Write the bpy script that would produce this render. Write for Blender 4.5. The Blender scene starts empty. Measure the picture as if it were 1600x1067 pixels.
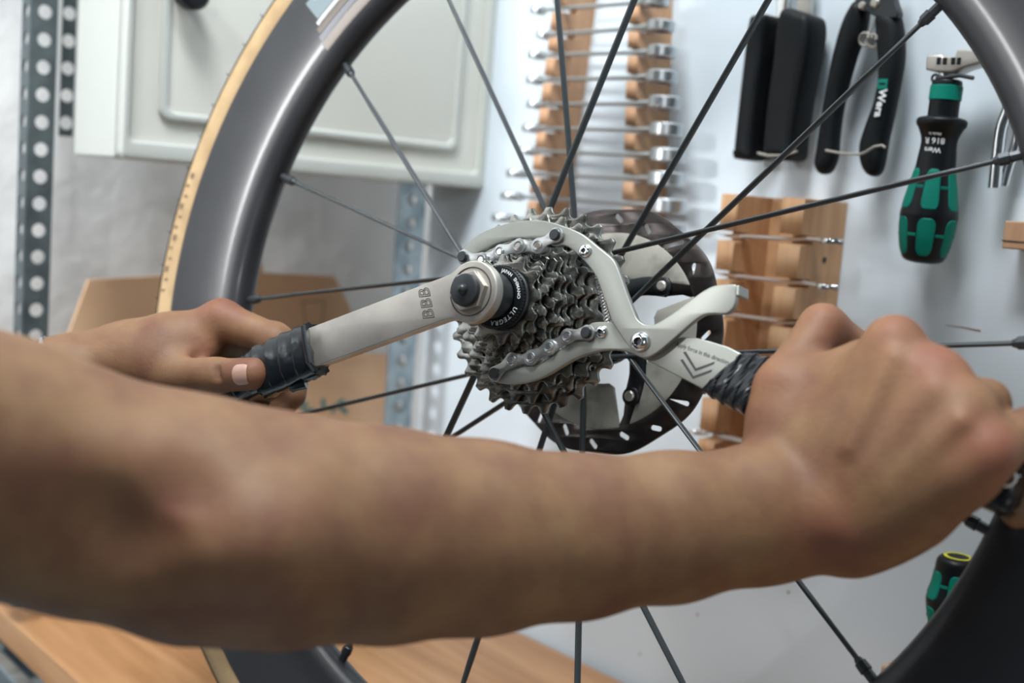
import bpy, bmesh, math, random
import numpy as np
from mathutils import Vector, Matrix
import openvdb
random.seed(7)
rng = np.random.default_rng(7)
SC = bpy.context.scene
COL = SC.collection

# ------------------------------------------------------------------ camera, world, light, exposure
EYE = np.array([0.0, 0.0, 1.295])            # camera position; bench top is at z = 0.90
FPX = 1849.4                                  # focal length for a 1600 px wide frame
CAMR = np.array([[0.65925369, 0.13924237, -0.73891551],
                 [0.74794458, -0.02051109, 0.6634442],
                 [0.07722358, -0.99004589, -0.11766759]])   # world axes (rows) in camera axes (right, down, forward)
cam_d = bpy.data.cameras.new('camera')
cam = bpy.data.objects.new('camera', cam_d)
COL.objects.link(cam)
right, down, fwd = CAMR[:, 0], CAMR[:, 1], CAMR[:, 2]
M = Matrix.Identity(4)
for i in range(3):
    M[i][0], M[i][1], M[i][2], M[i][3] = right[i], -down[i], -fwd[i], EYE[i]
cam.matrix_world = M
cam_d.sensor_width = 36.0
cam_d.lens = FPX / 1600 * 36
cam_d.clip_start = 0.02
cam_d.dof.use_dof = True
cam_d.dof.focus_distance = 0.63
cam_d.dof.aperture_fstop = 5.2
SC.camera = cam

SC.view_settings.view_transform = 'Standard'
SC.view_settings.look = 'None'
SC.view_settings.gamma = 1.0
SC.view_settings.exposure = 0.0
SC.view_settings.use_curve_mapping = False

W = bpy.data.worlds.new('world'); SC.world = W; W.use_nodes = True
W.node_tree.nodes['Background'].inputs[0].default_value = (0.42, 0.58, 0.68, 1)
W.node_tree.nodes['Background'].inputs[1].default_value = 0.13

def area(name, loc, target, size, power, color, shape='DISK', size_y=None):
    l = bpy.data.lights.new(name, 'AREA'); l.energy = power; l.color = color
    l.shape = shape; l.size = size
    if size_y: l.size_y = size_y
    o = bpy.data.objects.new(name, l); COL.objects.link(o)
    o.location = loc
    o.rotation_euler = (Vector(target) - Vector(loc)).to_track_quat('-Z', 'Y').to_euler()
    return o
area('key_light', (-0.38, -0.05, 2.60), (-0.72, 0.5, 1.2), 0.5, 27, (0.97, 0.985, 1.0))
area('overhead_fill', (-0.02, 0.12, 2.55), (-0.25, 0.7, 1.1), 1.0, 7, (0.82, 0.95, 1.0), 'RECTANGLE', 0.12)  # added cool fill from above, lifts the right part of the board
area('small_lamp', (1.45, -1.60, 1.95), (-1.0, 0.5, 1.2), 0.05, 8, (1.0, 0.98, 0.96))
area('side_fill', (-0.98, -1.15, 1.72), (-0.82, 0.7, 1.22), 0.22, 20, (0.98, 0.99, 1.0))  # added fill at left front, brightens the walls below the cabinet
area('cool_front_fill', (1.6, -1.6, 1.9), (-0.6, 0.5, 1.2), 1.2, 2.5, (0.66, 0.88, 1.0))  # added cool fill from the right front, no actual window there
sp_ = bpy.data.lights.new('corner_fill_spot', 'SPOT'); sp_.energy = 35; sp_.color = (0.96, 0.98, 1.0); sp_.spot_size = math.radians(42); sp_.spot_blend = 1.0; sp_.shadow_soft_size = .12  # added spot, brightens the board's left end so it fades rightwards
so_ = bpy.data.objects.new('corner_fill_spot', sp_); COL.objects.link(so_); so_.location = (-0.30, -0.75, 2.35)
so_.rotation_euler = (Vector((-1.0, .72, 1.22)) - Vector(so_.location)).to_track_quat('-Z', 'Y').to_euler()

# ------------------------------------------------------------------ geometry helpers
def ray(px, py):
    return CAMR @ np.array([(px - 800) / FPX, (py - 533.5) / FPX, 1.0])
def at_depth(px, py, d): return EYE + ray(px, py) * d
def on_y(px, py, y):
    d = ray(px, py); return EYE + d * ((y - EYE[1]) / d[1])
def on_x(px, py, x):
    d = ray(px, py); return EYE + d * ((x - EYE[0]) / d[0])
def on_z(px, py, z):
    d = ray(px, py); return EYE + d * ((z - EYE[2]) / d[2])

# wheel frame: x right, y up, z out of the drive side towards the room
a_c = np.array([.5484, .13859, 0]); a_c[2] = math.sqrt(1 - a_c @ a_c)
up_c = np.array([0, -1.0, 0]); e2c = up_c - a_c * (up_c @ a_c); e2c /= np.linalg.norm(e2c)
e1c = np.cross(e2c, a_c); e1c *= np.sign(e1c[0])
WE1, WE2, WN = CAMR @ e1c, CAMR @ e2c, CAMR @ (-a_c)
HUB = at_depth(877.47, 494.5, 0.67239)
WM = Matrix.Identity(4)
for i in range(3):
    WM[i][0], WM[i][1], WM[i][2], WM[i][3] = WE1[i], WE2[i], WN[i], HUB[i]
def wl(px, py, z):
    """local wheel-frame x, y of a point seen there on the plane at height z (metres)"""
    d = ray(px, py); P0 = HUB + WN * z
    t = ((P0 - EYE) @ WN) / (d @ WN)
    P = EYE + d * t - P0
    return (float(P @ WE1), float(P @ WE2))

class MB:
    def __init__(s): s.v = []; s.f = []; s.sm = []
    def add(s, vs, fs, smooth=True):
        n = len(s.v); s.v += [tuple(map(float, p)) for p in vs]
        s.f += [tuple(i + n for i in f) for f in fs]; s.sm += [smooth] * len(fs)
        return s
    def box(s, lo, hi, m=None, bev=0.0):
        bm = bmesh.new(); bmesh.ops.create_cube(bm, size=1)
        for v in bm.verts:
            v.co = Vector([lo[i] + (v.co[i] + .5) * (hi[i] - lo[i]) for i in range(3)])
        if bev: bmesh.ops.bevel(bm, geom=bm.edges[:], offset=bev, segments=2, affect='EDGES', profile=.5)
        if m is not None: bm.transform(m)
        bm.verts.index_update()
        s.add([v.co for v in bm.verts], [[v.index for v in f.verts] for f in bm.faces], False); bm.free()
        return s
    def tube(s, pts, r, seg=10, caps=True, sx=1.0, sy=1.0, up=None, close=False):
        pts = [np.array(p, float) for p in pts]; n = len(pts)
        rs = r if hasattr(r, '__len__') else [r] * n
        prev = None; vs = []
        for i, p in enumerate(pts):
            t = (pts[(i + 1) % n] - pts[i - 1]) if close else pts[min(i + 1, n - 1)] - pts[max(i - 1, 0)]
            t = t / (np.linalg.norm(t) + 1e-12)
            ref = np.array(up, float) if up is not None else (prev if prev is not None else (np.array([0, 0, 1.]) if abs(t[2]) < .9 else np.array([1., 0, 0])))
            a = ref - t * (ref @ t); a /= np.linalg.norm(a) + 1e-12; b = np.cross(t, a); prev = a
            for k in range(seg):
                c = 2 * math.pi * k / seg
                ry = rs[i]; 
                vs.append(p + a * math.cos(c) * ry * (sx if not hasattr(sx, '__len__') else sx[i]) + b * math.sin(c) * ry * (sy if not hasattr(sy, '__len__') else sy[i]))
        fs = []
        for i in range(n if close else n - 1):
            j = (i + 1) % n
            for k in range(seg):
                fs.append((i * seg + k, i * seg + (k + 1) % seg, j * seg + (k + 1) % seg, j * seg + k))
        s.add(vs, fs)
        if caps and not close:
            s.add([vs[k] for k in range(seg)], [tuple(range(seg))[::-1]], False)
            s.add([vs[(n - 1) * seg + k] for k in range(seg)], [tuple(range(seg))], False)
        return s
    def lathe(s, prof, seg=48, org=(0, 0, 0), ax=(0, 0, 1), ref=None, a0=0, a1=2 * math.pi, closed_prof=False):
        ax = np.array(ax, float); ax /= np.linalg.norm(ax)
        if ref is None: ref = np.array([1., 0, 0]) if abs(ax[0]) < .9 else np.array([0, 1., 0])
        a = np.array(ref, float); a -= ax * (a @ ax); a /= np.linalg.norm(a); b = np.cross(ax, a); org = np.array(org, float)
        full = abs(a1 - a0 - 2 * math.pi) < 1e-6; ns = seg if full else seg + 1; m = len(prof)
        vs = [org + ax * h + (a * math.cos(a0 + (a1 - a0) * k / seg) + b * math.sin(a0 + (a1 - a0) * k / seg)) * r for k in range(ns) for r, h in prof]
        fs = []
        for k in range(seg):
            k2 = (k + 1) % ns
            for i in range(m if closed_prof else m - 1):
                j = (i + 1) % m
                fs.append((k * m + i, k2 * m + i, k2 * m + j, k * m + j))
        return s.add(vs, fs)
    def mesh(s, name='m'):
        me = bpy.data.meshes.new(name); me.from_pydata(s.v, [], s.f); me.update()
        bm = bmesh.new(); bm.from_mesh(me)
        bmesh.ops.remove_doubles(bm, verts=bm.verts, dist=1e-6)
        bmesh.ops.recalc_face_normals(bm, faces=bm.faces)
        bm.to_mesh(me); bm.free()
        return me

def finish(me, mat, autosmooth=True, ang=35):
    me.materials.clear(); me.materials.append(mat)
    if autosmooth:
        try:
            me.shade_smooth() if hasattr(me, 'shade_smooth') else None
            me.set_sharp_from_angle(angle=math.radians(ang))
        except Exception: pass
    return me
def obj(name, me, mat, parent=None, matrix=None, smooth=True, ang=35, **props):
    if isinstance(me, MB): me = me.mesh(name)
    me.name = name
    if mat is not None: finish(me, mat, smooth, ang)
    o = bpy.data.objects.new(name, me); COL.objects.link(o)
    if parent is not None: o.parent = parent
    if matrix is not None: o.matrix_local = matrix
    for k, v in props.items(): o[k] = v
    return o
def empty(name, label, cat, matrix=None, group=None):
    o = bpy.data.objects.new(name, None); COL.objects.link(o); o.empty_display_size = .02
    if matrix is not None: o.matrix_world = matrix
    o['label'] = label; o['category'] = cat
    if group: o['group'] = group
    return o
def tag(o, label, cat, group=None):
    o['label'] = label; o['category'] = cat
    if group: o['group'] = group
    return o
def struct(name, me, mat, **k): return obj(name, me, mat, kind='structure', **k)

def spl(pts, n=6, closed=True):
    """Catmull-Rom through 2D/3D points"""
    P = [np.array(p, float) for p in pts]; N = len(P); out = []
    for i in range(N if closed else N - 1):
        p0 = P[(i - 1) % N] if closed else P[max(i - 1, 0)]; p1 = P[i]
        p2 = P[(i + 1) % N]; p3 = P[(i + 2) % N] if closed else P[min(i + 2, N - 1)]
        for k in range(n):
            t = k / n
            out.append(.5 * ((2 * p1) + (-p0 + p2) * t + (2 * p0 - 5 * p1 + 4 * p2 - p3) * t * t + (-p0 + 3 * p1 - 3 * p2 + p3) * t ** 3))
    if not closed: out.append(P[-1])
    return out
def plate(loops, z, th, bev=0.0, res=1):
    """flat plate with holes in local xy; centred on z"""
    cu = bpy.data.curves.new('p', 'CURVE'); cu.dimensions = '2D'; cu.fill_mode = 'BOTH'
    for lp in loops:
        s = cu.splines.new('POLY'); s.points.add(len(lp) - 1)
        for p, c in zip(s.points, lp): p.co = (c[0], c[1], 0, 1)
        s.use_cyclic_u = True
    cu.extrude = max(th / 2 - bev, 1e-5); cu.bevel_depth = bev; cu.bevel_resolution = res; cu.offset = -bev
    ob = bpy.data.objects.new('p', cu); me = bpy.data.meshes.new_from_object(ob)
    bpy.data.objects.remove(ob); bpy.data.curves.remove(cu)
    bm = bmesh.new(); bm.from_mesh(me); bmesh.ops.remove_doubles(bm, verts=bm.verts, dist=1e-6)
    bmesh.ops.translate(bm, verts=bm.verts, vec=(0, 0, z)); bm.to_mesh(me); bm.free()
    return me
def circle(cx, cy, r, n=24): return [(cx + r * math.cos(2 * math.pi * k / n), cy + r * math.sin(2 * math.pi * k / n)) for k in range(n)]
def text_mesh(body, size, depth=.0001, shear=0, space=1.0, bold=0.0):
    cu = bpy.data.curves.new('t', 'FONT'); cu.body = body; cu.size = size; cu.extrude = depth; cu.shear = shear
    cu.space_character = space; cu.resolution_u = 3; cu.offset = bold; cu.align_x = 'CENTER'; cu.align_y = 'CENTER'
    ob = bpy.data.objects.new('t', cu); me = bpy.data.meshes.new_from_object(ob)
    bpy.data.objects.remove(ob); bpy.data.curves.remove(cu)
    return me
def join(meshes):
    bm = bmesh.new()
    for m in meshes: bm.from_mesh(m)
    me = bpy.data.meshes.new('j'); bm.to_mesh(me); bm.free(); return me
def frame(o, x, y, z=None):
    o = Vector(o); x = Vector(x).normalized(); y = Vector(y); y = (y - x * y.dot(x)).normalized(); z = x.cross(y)
    m = Matrix.Identity(4)
    for i in range(3): m[i][0], m[i][1], m[i][2], m[i][3] = x[i], y[i], z[i], o[i]
    return m

# ------------------------------------------------------------------ materials
def mat(name, col, rough=.5, metal=0.0, noise=None, bump=None, spec=.5, coat=0, sss=0, aniso=None, stretch=None):
    """noise=(scale, col2, lo, hi[, detail]); bump=(scale, strength)"""
    m = bpy.data.materials.new(name); m.use_nodes = True; nt = m.node_tree; N = nt.nodes; L = nt.links
    b = N['Principled BSDF']; b.inputs['Base Color'].default_value = (*col, 1); b.inputs['Roughness'].default_value = rough
    b.inputs['Metallic'].default_value = metal; b.inputs['Specular IOR Level'].default_value = spec
    if coat: b.inputs['Coat Weight'].default_value = coat; b.inputs['Coat Roughness'].default_value = .12
    if sss:
        b.inputs['Subsurface Weight'].default_value = sss; b.inputs['Subsurface Radius'].default_value = (.010, .004, .002); b.inputs['Subsurface Scale'].default_value = 1.0
    tc = N.new('ShaderNodeTexCoord'); mp = N.new('ShaderNodeMapping'); L.new(tc.outputs['Object'], mp.inputs[0])
    if stretch: mp.inputs['Scale'].default_value = stretch
    if noise:
        n = N.new('ShaderNodeTexNoise'); n.inputs['Scale'].default_value = noise[0]; n.inputs['Detail'].default_value = noise[4] if len(noise) > 4 else 5
        L.new(mp.outputs[0], n.inputs['Vector'])
        r = N.new('ShaderNodeValToRGB'); r.color_ramp.elements[0].position = noise[2]; r.color_ramp.elements[1].position = noise[3]
        r.color_ramp.elements[0].color = (*col, 1); r.color_ramp.elements[1].color = (*noise[1], 1)
        L.new(n.outputs['Fac'], r.inputs[0]); L.new(r.outputs[0], b.inputs['Base Color'])
    if bump:
        n = N.new('ShaderNodeTexNoise'); n.inputs['Scale'].default_value = bump[0]; n.inputs['Detail'].default_value = 6
        L.new(mp.outputs[0], n.inputs['Vector']); bp = N.new('ShaderNodeBump'); bp.inputs['Strength'].default_value = bump[1]; bp.inputs['Distance'].default_value = bump[2] if len(bump) > 2 else .002
        L.new(n.outputs['Fac'], bp.inputs['Height']); L.new(bp.outputs[0], b.inputs['Normal'])
    return m
def wood(name, c1, c2, axis='X', scale=1.0, rough=.5):
    m = bpy.data.materials.new(name); m.use_nodes = True; nt = m.node_tree; N = nt.nodes; L = nt.links; b = N['Principled BSDF']
    b.inputs['Roughness'].default_value = rough
    tc = N.new('ShaderNodeTexCoord'); mp = N.new('ShaderNodeMapping'); L.new(tc.outputs['Object'], mp.inputs[0])
    s = {'X': (2, 26, 26), 'Y': (26, 2, 26), 'Z': (26, 26, 2)}[axis]; mp.inputs['Scale'].default_value = [q * scale for q in s]
    n = N.new('ShaderNodeTexNoise'); n.inputs['Scale'].default_value = 1.6; n.inputs['Detail'].default_value = 4; n.inputs['Distortion'].default_value = 1.2; L.new(mp.outputs[0], n.inputs['Vector'])
    w = N.new('ShaderNodeTexNoise'); w.inputs['Scale'].default_value = 9; w.inputs['Detail'].default_value = 2; L.new(mp.outputs[0], w.inputs['Vector'])
    mx = N.new('ShaderNodeMath'); mx.operation = 'MULTIPLY_ADD'; mx.inputs[1].default_value = .25; L.new(w.outputs['Fac'], mx.inputs[0]); L.new(n.outputs['Fac'], mx.inputs[2])
    r = N.new('ShaderNodeValToRGB'); r.color_ramp.elements[0].position = .42; r.color_ramp.elements[1].position = .85
    r.color_ramp.elements[0].color = (*c1, 1); r.color_ramp.elements[1].color = (*c2, 1)
    L.new(mx.outputs[0], r.inputs[0]); L.new(r.outputs[0], b.inputs['Base Color'])
    bp = N.new('ShaderNodeBump'); bp.inputs['Strength'].default_value = .15; bp.inputs['Distance'].default_value = .001; L.new(mx.outputs[0], bp.inputs['Height']); L.new(bp.outputs[0], b.inputs['Normal'])
    return m
MT = {}
MT['board'] = mat('painted_board', (.63, .70, .755), .5, noise=(3, (.57, .65, .71), .4, .7), bump=(160, .12, .001))
MT['plaster'] = mat('white_plaster', (.78, .79, .79), .8, noise=(9, (.60, .62, .62), .45, .75), bump=(30, .5, .005))
MT['floor'] = mat('grey_floor', (.22, .27, .30), .6, noise=(6, (.15, .19, .22), .4, .7))
MT['bench'] = wood('bench_pine', (.47, .26, .125), (.32, .155, .065), 'X', .9, .42)
MT['rackw'] = wood('rack_pine', (.62, .37, .20), (.42, .22, .105), 'Z', 1.3, .55)
MT['rackb'] = wood('rack_beech', (.52, .31, .18), (.40, .22, .12), 'Z', 1.0, .6)
MT['galv'] = mat('galvanised_steel', (.38, .44, .47), .40, .85, noise=(45, (.20, .26, .29), .4, .65))
MT['post'] = mat('dull_galvanised', (.13, .16, .17), .48, .6, noise=(45, (.09, .11, .12), .4, .65))
MT['wr'] = mat('satin_chrome', (.50, .53, .55), .34, .95)
MT['cab'] = mat('cabinet_paint', (.60, .60, .55), .45, noise=(4, (.56, .565, .515), .4, .7))
MT['cabrim'] = mat('cabinet_white', (.47, .49, .46), .4)
MT['card'] = mat('cardboard', (.68, .44, .27), .85, noise=(7, (.60, .38, .225), .4, .7), stretch=(1, 1, 1))
MT['cardl'] = mat('cardboard_light', (.78, .51, .32), .85, noise=(7, (.72, .46, .285), .4, .7))
MT['teal'] = mat('teal_ink', (.02, .22, .24), .6)
MT['pencil'] = mat('pencil_ink', (.28, .20, .13), .8)
MT['black'] = mat('black_plastic', (.004, .0055, .007), .42, spec=.28)
MT['rubber'] = mat('black_rubber', (.004, .0055, .007), .55, spec=.22, bump=(300, .15, .0005))
MT['carbon'] = mat('rim_carbon', (.016, .017, .020), .40, noise=(22, (.024, .025, .028), .35, .7), coat=.12, spec=.38)
MT['tan'] = mat('tan_sidewall', (.42, .29, .15), .7, noise=(60, (.34, .225, .11), .4, .7))
MT['tread'] = mat('tyre_tread', (.03, .03, .032), .75)
MT['spoke'] = mat('black_spoke', (.035, .042, .046), .40, .2)
MT['chrome'] = mat('chrome', (.75, .76, .76), .14, 1.0)
MT['steel'] = mat('satin_steel', (.52, .495, .45), .42, .85, noise=(26, (.35, .33, .30), .45, .75), bump=(500, .05, .0003))
MT['plate'] = mat('pliers_steel', (.36, .37, .34), .46, .8, noise=(24, (.28, .29, .268), .45, .75), bump=(600, .04, .0003))
MT['edge'] = mat('cog_steel', (.37, .375, .35), .27, 1.0, noise=(130, (.13, .128, .115), .44, .66, 8), bump=(260, .25, .0004))
MT['chain'] = mat('chain_steel', (.58, .60, .60), .30, .9, noise=(90, (.36, .37, .37), .45, .7))
MT['dark'] = mat('dark_bolt', (.045, .05, .055), .38, .6)
MT['rotor'] = mat('brake_track', (.12, .105, .10), .30, 1.0, noise=(70, (.075, .068, .066), .4, .7))
MT['fin'] = mat('alloy_fin', (.33, .32, .28), .6, .5, noise=(75, (.20, .19, .16), .5, .75, 8))
MT['white'] = mat('white_print', (.75, .77, .78), .5)
MT['print'] = mat('grey_print', (.045, .052, .055), .6)
MT['engrave'] = mat('engraved_line', (.05, .045, .04), .6)
MT['tape'] = mat('black_tape', (.007, .010, .013), .24, bump=(70, .35, .002), stretch=(1, 1, 1), coat=.12)
MT['green'] = mat('green_grip', (.0, .19, .135), .55, spec=.2)
MT['yellow'] = mat('yellow_ring', (.65, .62, .03), .5)
MT['nail'] = mat('finger_nail', (.44, .27, .21), .32, sss=.1)
MT['slim'] = mat('slim_wrench_steel', (.80, .80, .79), .3, .7)
MT['decal'] = mat('rim_decal', (.30, .36, .38), .16, .8)
MT['decal2'] = mat('rim_decal_dark', (.035, .038, .05), .3, .1)
MT['decal3'] = mat('rim_decal_bronze', (.11, .09, .075), .4, .2)
MT['patch'] = mat('tyre_label', (.16, .10, .06), .7)
MT['cork'] = mat('cork_block', (.42, .29, .18), .85, noise=(160, (.22, .14, .09), .5, .62))
MT['shirt'] = mat('dark_shirt', (.03, .035, .045), .9)
MT['hair'] = mat('brown_hair', (.05, .03, .02), .7)
# skin: pigment redness comes from a point attribute at the knuckles
sk = mat('skin', (.50, .275, .165), .58, spec=.35, sss=.12, bump=(420, .35, .0006)); MT['skin'] = sk
nt = sk.node_tree; N = nt.nodes; L = nt.links; b = N['Principled BSDF']
at_ = N.new('ShaderNodeAttribute'); at_.attribute_name = 'red'
ns = N.new('ShaderNodeTexNoise'); ns.inputs['Scale'].default_value = 38; ns.inputs['Detail'].default_value = 6
tcs = N.new('ShaderNodeTexCoord'); L.new(tcs.outputs['Object'], ns.inputs['Vector'])
rp = N.new('ShaderNodeValToRGB'); rp.color_ramp.elements[0].color = (.235, .130, .064, 1); rp.color_ramp.elements[1].color = (.160, .072, .040, 1)
rp.color_ramp.elements[0].position = .36; rp.color_ramp.elements[1].position = .68
L.new(ns.outputs['Fac'], rp.inputs[0])
mx = N.new('ShaderNodeMix'); mx.data_type = 'RGBA'; mx.inputs[7].default_value = (.25, .066, .048, 1)
L.new(at_.outputs['Fac'], mx.inputs[0]); L.new(rp.outputs[0], mx.inputs[6]); L.new(mx.outputs[2], b.inputs['Base Color'])

# ------------------------------------------------------------------ the setting
YB = 0.735          # face of the tool board
XW = -1.13          # left wall
BT = 0.90           # bench top
def grid_wall(org, u, v, nu, nv, amp, fr):
    org = np.array(org); u = np.array(u); v = np.array(v); n = np.cross(u, v); n = n / np.linalg.norm(n)
    ph = rng.uniform(0, 6, (8, 3)); vs = []
    lu, lv = np.linalg.norm(u), np.linalg.norm(v)
    for i in range(nu + 1):
        for j in range(nv + 1):
            a, c = i / nu * lu, j / nv * lv; h = 0
            for k in range(8): h += math.sin(a * fr * (1 + k * .7) * math.cos(ph[k, 0]) + c * fr * (1 + k * .7) * math.sin(ph[k, 0]) + ph[k, 1]) / (1 + k * .6)
            vs.append(org + u * i / nu + v * j / nv + n * h * amp)
    fs = [(i * (nv + 1) + j, (i + 1) * (nv + 1) + j, (i + 1) * (nv + 1) + j + 1, i * (nv + 1) + j + 1) for i in range(nu) for j in range(nv)]
    m = MB(); m.add(vs, fs); return m
struct('wall_left', grid_wall((XW, -1.6, 0), (0, 2.44, 0), (0, 0, 2.8), 150, 160, .0007, 30), MT['plaster'])
struct('wall_back', grid_wall((XW - .02, .84, 0), (2.6, 0, 0), (0, 0, 2.8), 30, 30, .001, 20), MT['plaster'])
m = MB(); m.box((-1.4, -1.6, -.02), (1.5, .86, 0)); struct('floor', m, MT['floor'])

# tool board on the wall (big painted panel)
xl = on_y(667, 400, YB)[0]
t = MB(); t.box((xl, YB, .55), (1.4, YB + .018, 2.5), bev=.0015)
board = tag(obj('tool_board', t, MT['board'], smooth=False), 'large pale blue-grey painted board the tools hang on', 'board')
m = MB(); p0 = on_y(1478, 508, YB); p1 = on_y(1532, 517, YB)
m.tube([p0, (p0 + p1) / 2 + np.array([0, 0, .0005]), p1], [.0002, .0004, .0006], 6); obj('scratch', m, MT['pencil'], board)
for px, py in ((1090, 960), (1000, 1022), (1232, 925)):
    m = MB(); q = on_y(px, py, YB); m.lathe([(0, -.0004), (.0012, -.0003), (.0012, .0004)], 8, q, (0, 1, 0)); obj('speck', m, MT['pencil'], board)

# bench: four glued planks and a steel frame
bench = empty('workbench', 'pine plank workbench top on a grey steel frame, under the wheel', 'workbench', Matrix.Translation((-.4, .54, 0)))
y0, y1 = .352, .727
for k in range(4):
    a, c = y0 + (y1 - y0) * k / 4, y0 + (y1 - y0) * (k + 1) / 4
    m = MB(); m.box((-1.07, a + .0003, BT - .027), (1.1, c - .0003, BT), bev=.0011)
    me = m.mesh(); me.transform(Matrix.Translation((.4, -.54, 0)))
    obj('plank', me, MT['bench'], bench, smooth=False)
for (lo, hi) in (((-1.06, .335, BT - .075), (1.1, .349, BT - .03)), ((-1.06, .70, BT - .075), (1.1, .725, BT - .03)), ((-1.06, .349, BT - .065), (-1.03, .70, BT - .03))):
    m = MB(); m.box(lo, hi, bev=.002); me = m.mesh(); me.transform(Matrix.Translation((.4, -.54, 0))); obj('frame_rail', me, MT['galv'], bench, smooth=False)
for (x, y) in ((-1.055, .30), (-1.055, .69), (1.0, .30), (1.0, .69)):
    m = MB(); m.box((x, y, 0), (x + .04, y + .04, BT - .03), bev=.003); me = m.mesh(); me.transform(Matrix.Translation((.4, -.54, 0))); obj('leg', me, MT['galv'], bench, smooth=False)
# grey tread plate seen past the front edge of the bench
sh = MB(); sh.box((-1.06, .02, .60), (.9, .33, .62), bev=.003)
tag(obj('lower_shelf', sh, MT['galv'], smooth=False), 'grey steel shelf below the front edge of the pine bench', 'shelf')

# perforated steel posts
def post(name, px, py, x, label, wid, pitch, phase, flip=1, z1=2.5, both=True, z0=None, mt='post'):
    q = on_x(px, py, x); y = q[1]
    root = empty(name, label, 'post', Matrix.Translation((x, y, BT if z0 is None else z0)))
    z0 = BT if z0 is None else z0
    hs = []; z = phase
    while z < z1 - .02:
        if z > z0 + .01: hs.append(z - z0)
        z += pitch
    def perforated(x0, x1, t=.002, r=.0058):
        m = MB(); cx = (x0 + x1) / 2; w = (x1 - x0) / 2; hp = pitch / 2
        angs = [math.radians(45 + 22.5 * k) for k in range(16)]
        for h in hs:
            o = []
            for a in angs:
                c, sn = math.cos(a), math.sin(a); q = max(abs(c) / w, abs(sn) / hp); o.append((cx + c / q, h + sn / q))
            # exact corners
            for k, (sx, sy) in zip((0, 4, 8, 12), ((1, 1), (-1, 1), (-1, -1), (1, -1))): o[k] = (cx + sx * w, h + sy * hp)
            c_ = [(cx + r * math.cos(a), h + r * math.sin(a)) for a in angs]
            vs = [(x, y, t / 2) for x, y in o + c_] + [(x, y, -t / 2) for x, y in o + c_]; fs = []
            for k in range(16):
                n = (k + 1) % 16; fs += [(k, n, 16 + n, 16 + k), (32 + k, 48 + k, 48 + n, 32 + n), (16 + k, 16 + n, 48 + n, 48 + k)]
                if abs(o[k][0] - cx) > w * .99 and abs(o[n][0] - cx) > w * .99: fs.append((k, 32 + k, 32 + n, n))
            m.add(vs, fs, False)
        return m.mesh()
    me = perforated(-wid / 2, wid / 2); me.transform(Matrix(((0, 0, 1, 0), (1, 0, 0, 0), (0, 1, 0, 0), (0, 0, 0, 1)))); obj('flange', me, MT[mt], root, smooth=False)
    if both:
        me = perforated(-wid, 0); me.transform(Matrix(((1, 0, 0, 0), (0, 0, 1, 0), (0, 1, 0, 0), (0, 0, 0, 1)))); me.transform(Matrix.Translation((.0, flip * wid / 2, 0))); obj('flange', me, MT[mt], root, smooth=False)
    return root
zz = on_x(60, 318, -1.0)[2]
post('perforated_post', 62, 300, -1.0, 'perforated galvanised post at the far left beside the white metal cabinet', .0205, .0222, zz - .0222 * 20, -1)
post('perforated_post', 106, 100, -1.04, 'narrow perforated galvanised post right behind the white cabinet side', .012, .0232, zz - .0232 * 20, 1, both=False, z0=on_x(106, 246, -1.04)[2])
post('perforated_post', 636, 430, -.915, 'perforated galvanised post under the cabinet next to the tool board edge', .032, .0222, zz - .0222 * 20 + .004, 1, mt='galv')

# wall cabinet (metal box: white side, grey-green door with raised panel)
CX = -.876
ya = on_x(190, 245, CX)[1]; yb = on_x(757, 297, CX)[1]; zb = on_x(190, 247, CX)[2]
cab = empty('wall_cabinet', 'grey-green metal wall cabinet with white side and embossed door', 'cabinet', Matrix.Translation((CX, ya, zb)))
cw = yb - ya; cd = .095; ch = .52
m = MB(); m.box((-cd, 0, 0), (-.016, cw, ch), bev=.002); obj('cabinet_body', m, MT['cabrim'], cab, smooth=False)
door = MB(); door.box((-.0155, .005, .004), (-.006, cw - .002, ch - .004), bev=.001)
dr = obj('door', door, MT['cab'], cab, smooth=False)
yz = Matrix(((0, 0, 1, 0), (1, 0, 0, 0), (0, 1, 0, 0), (0, 0, 0, 1)))
def rrect(x0, y0, x1, y1, r, n=6):
    o = []
    for cx, cy, a in ((x1 - r, y1 - r, 0), (x0 + r, y1 - r, 90), (x0 + r, y0 + r, 180), (x1 - r, y0 + r, 270)):
        for k in range(n + 1):
            t = math.radians(a + 90 * k / n); o.append((cx + r * math.cos(t), cy + r * math.sin(t)))
    return o
me = plate([rrect(.0, .0, cw, ch, .006), rrect(.006, .014, cw - .010, ch - .014, .004)], 0, .012, .0022, 2); me.transform(yz); me.transform(Matrix.Translation((-.006, 0, 0)))
obj('door_rim', me, MT['cabrim'], dr, ang=50)
ex = on_x(252, 150, CX)[1] - ya; ez = on_x(300, 193, CX)[2] - zb
me = plate([rrect(ex, ez, cw - .034, ch - ez, .010), rrect(ex + .0075, ez + .0075, cw - .0415, ch - ez - .0075, .007)], 0, .006, .0028, 3); me.transform(yz); me.transform(Matrix.Translation((-.0045, 0, 0)))
obj('embossed_ridge', me, MT['cabrim'], dr, ang=50)
me = plate([rrect(ex + .003, ez + .003, cw - .037, ch - ez - .003, .007)], 0, .002, .0005, 2); me.transform(yz); me.transform(Matrix.Translation((-.0055, 0, 0)))
obj('raised_panel', me, MT['cab'], dr, ang=50)
kq = on_x(290, -8, CX); m = MB(); m.lathe([(0, .02), (.010, .0195), (.0125, .016), (.012, .006), (.008, .003), (.008, -.004)], 24, (0, kq[1] - ya, kq[2] - zb), (1, 0, 0)); obj('knob', m, MT['black'], dr)

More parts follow.
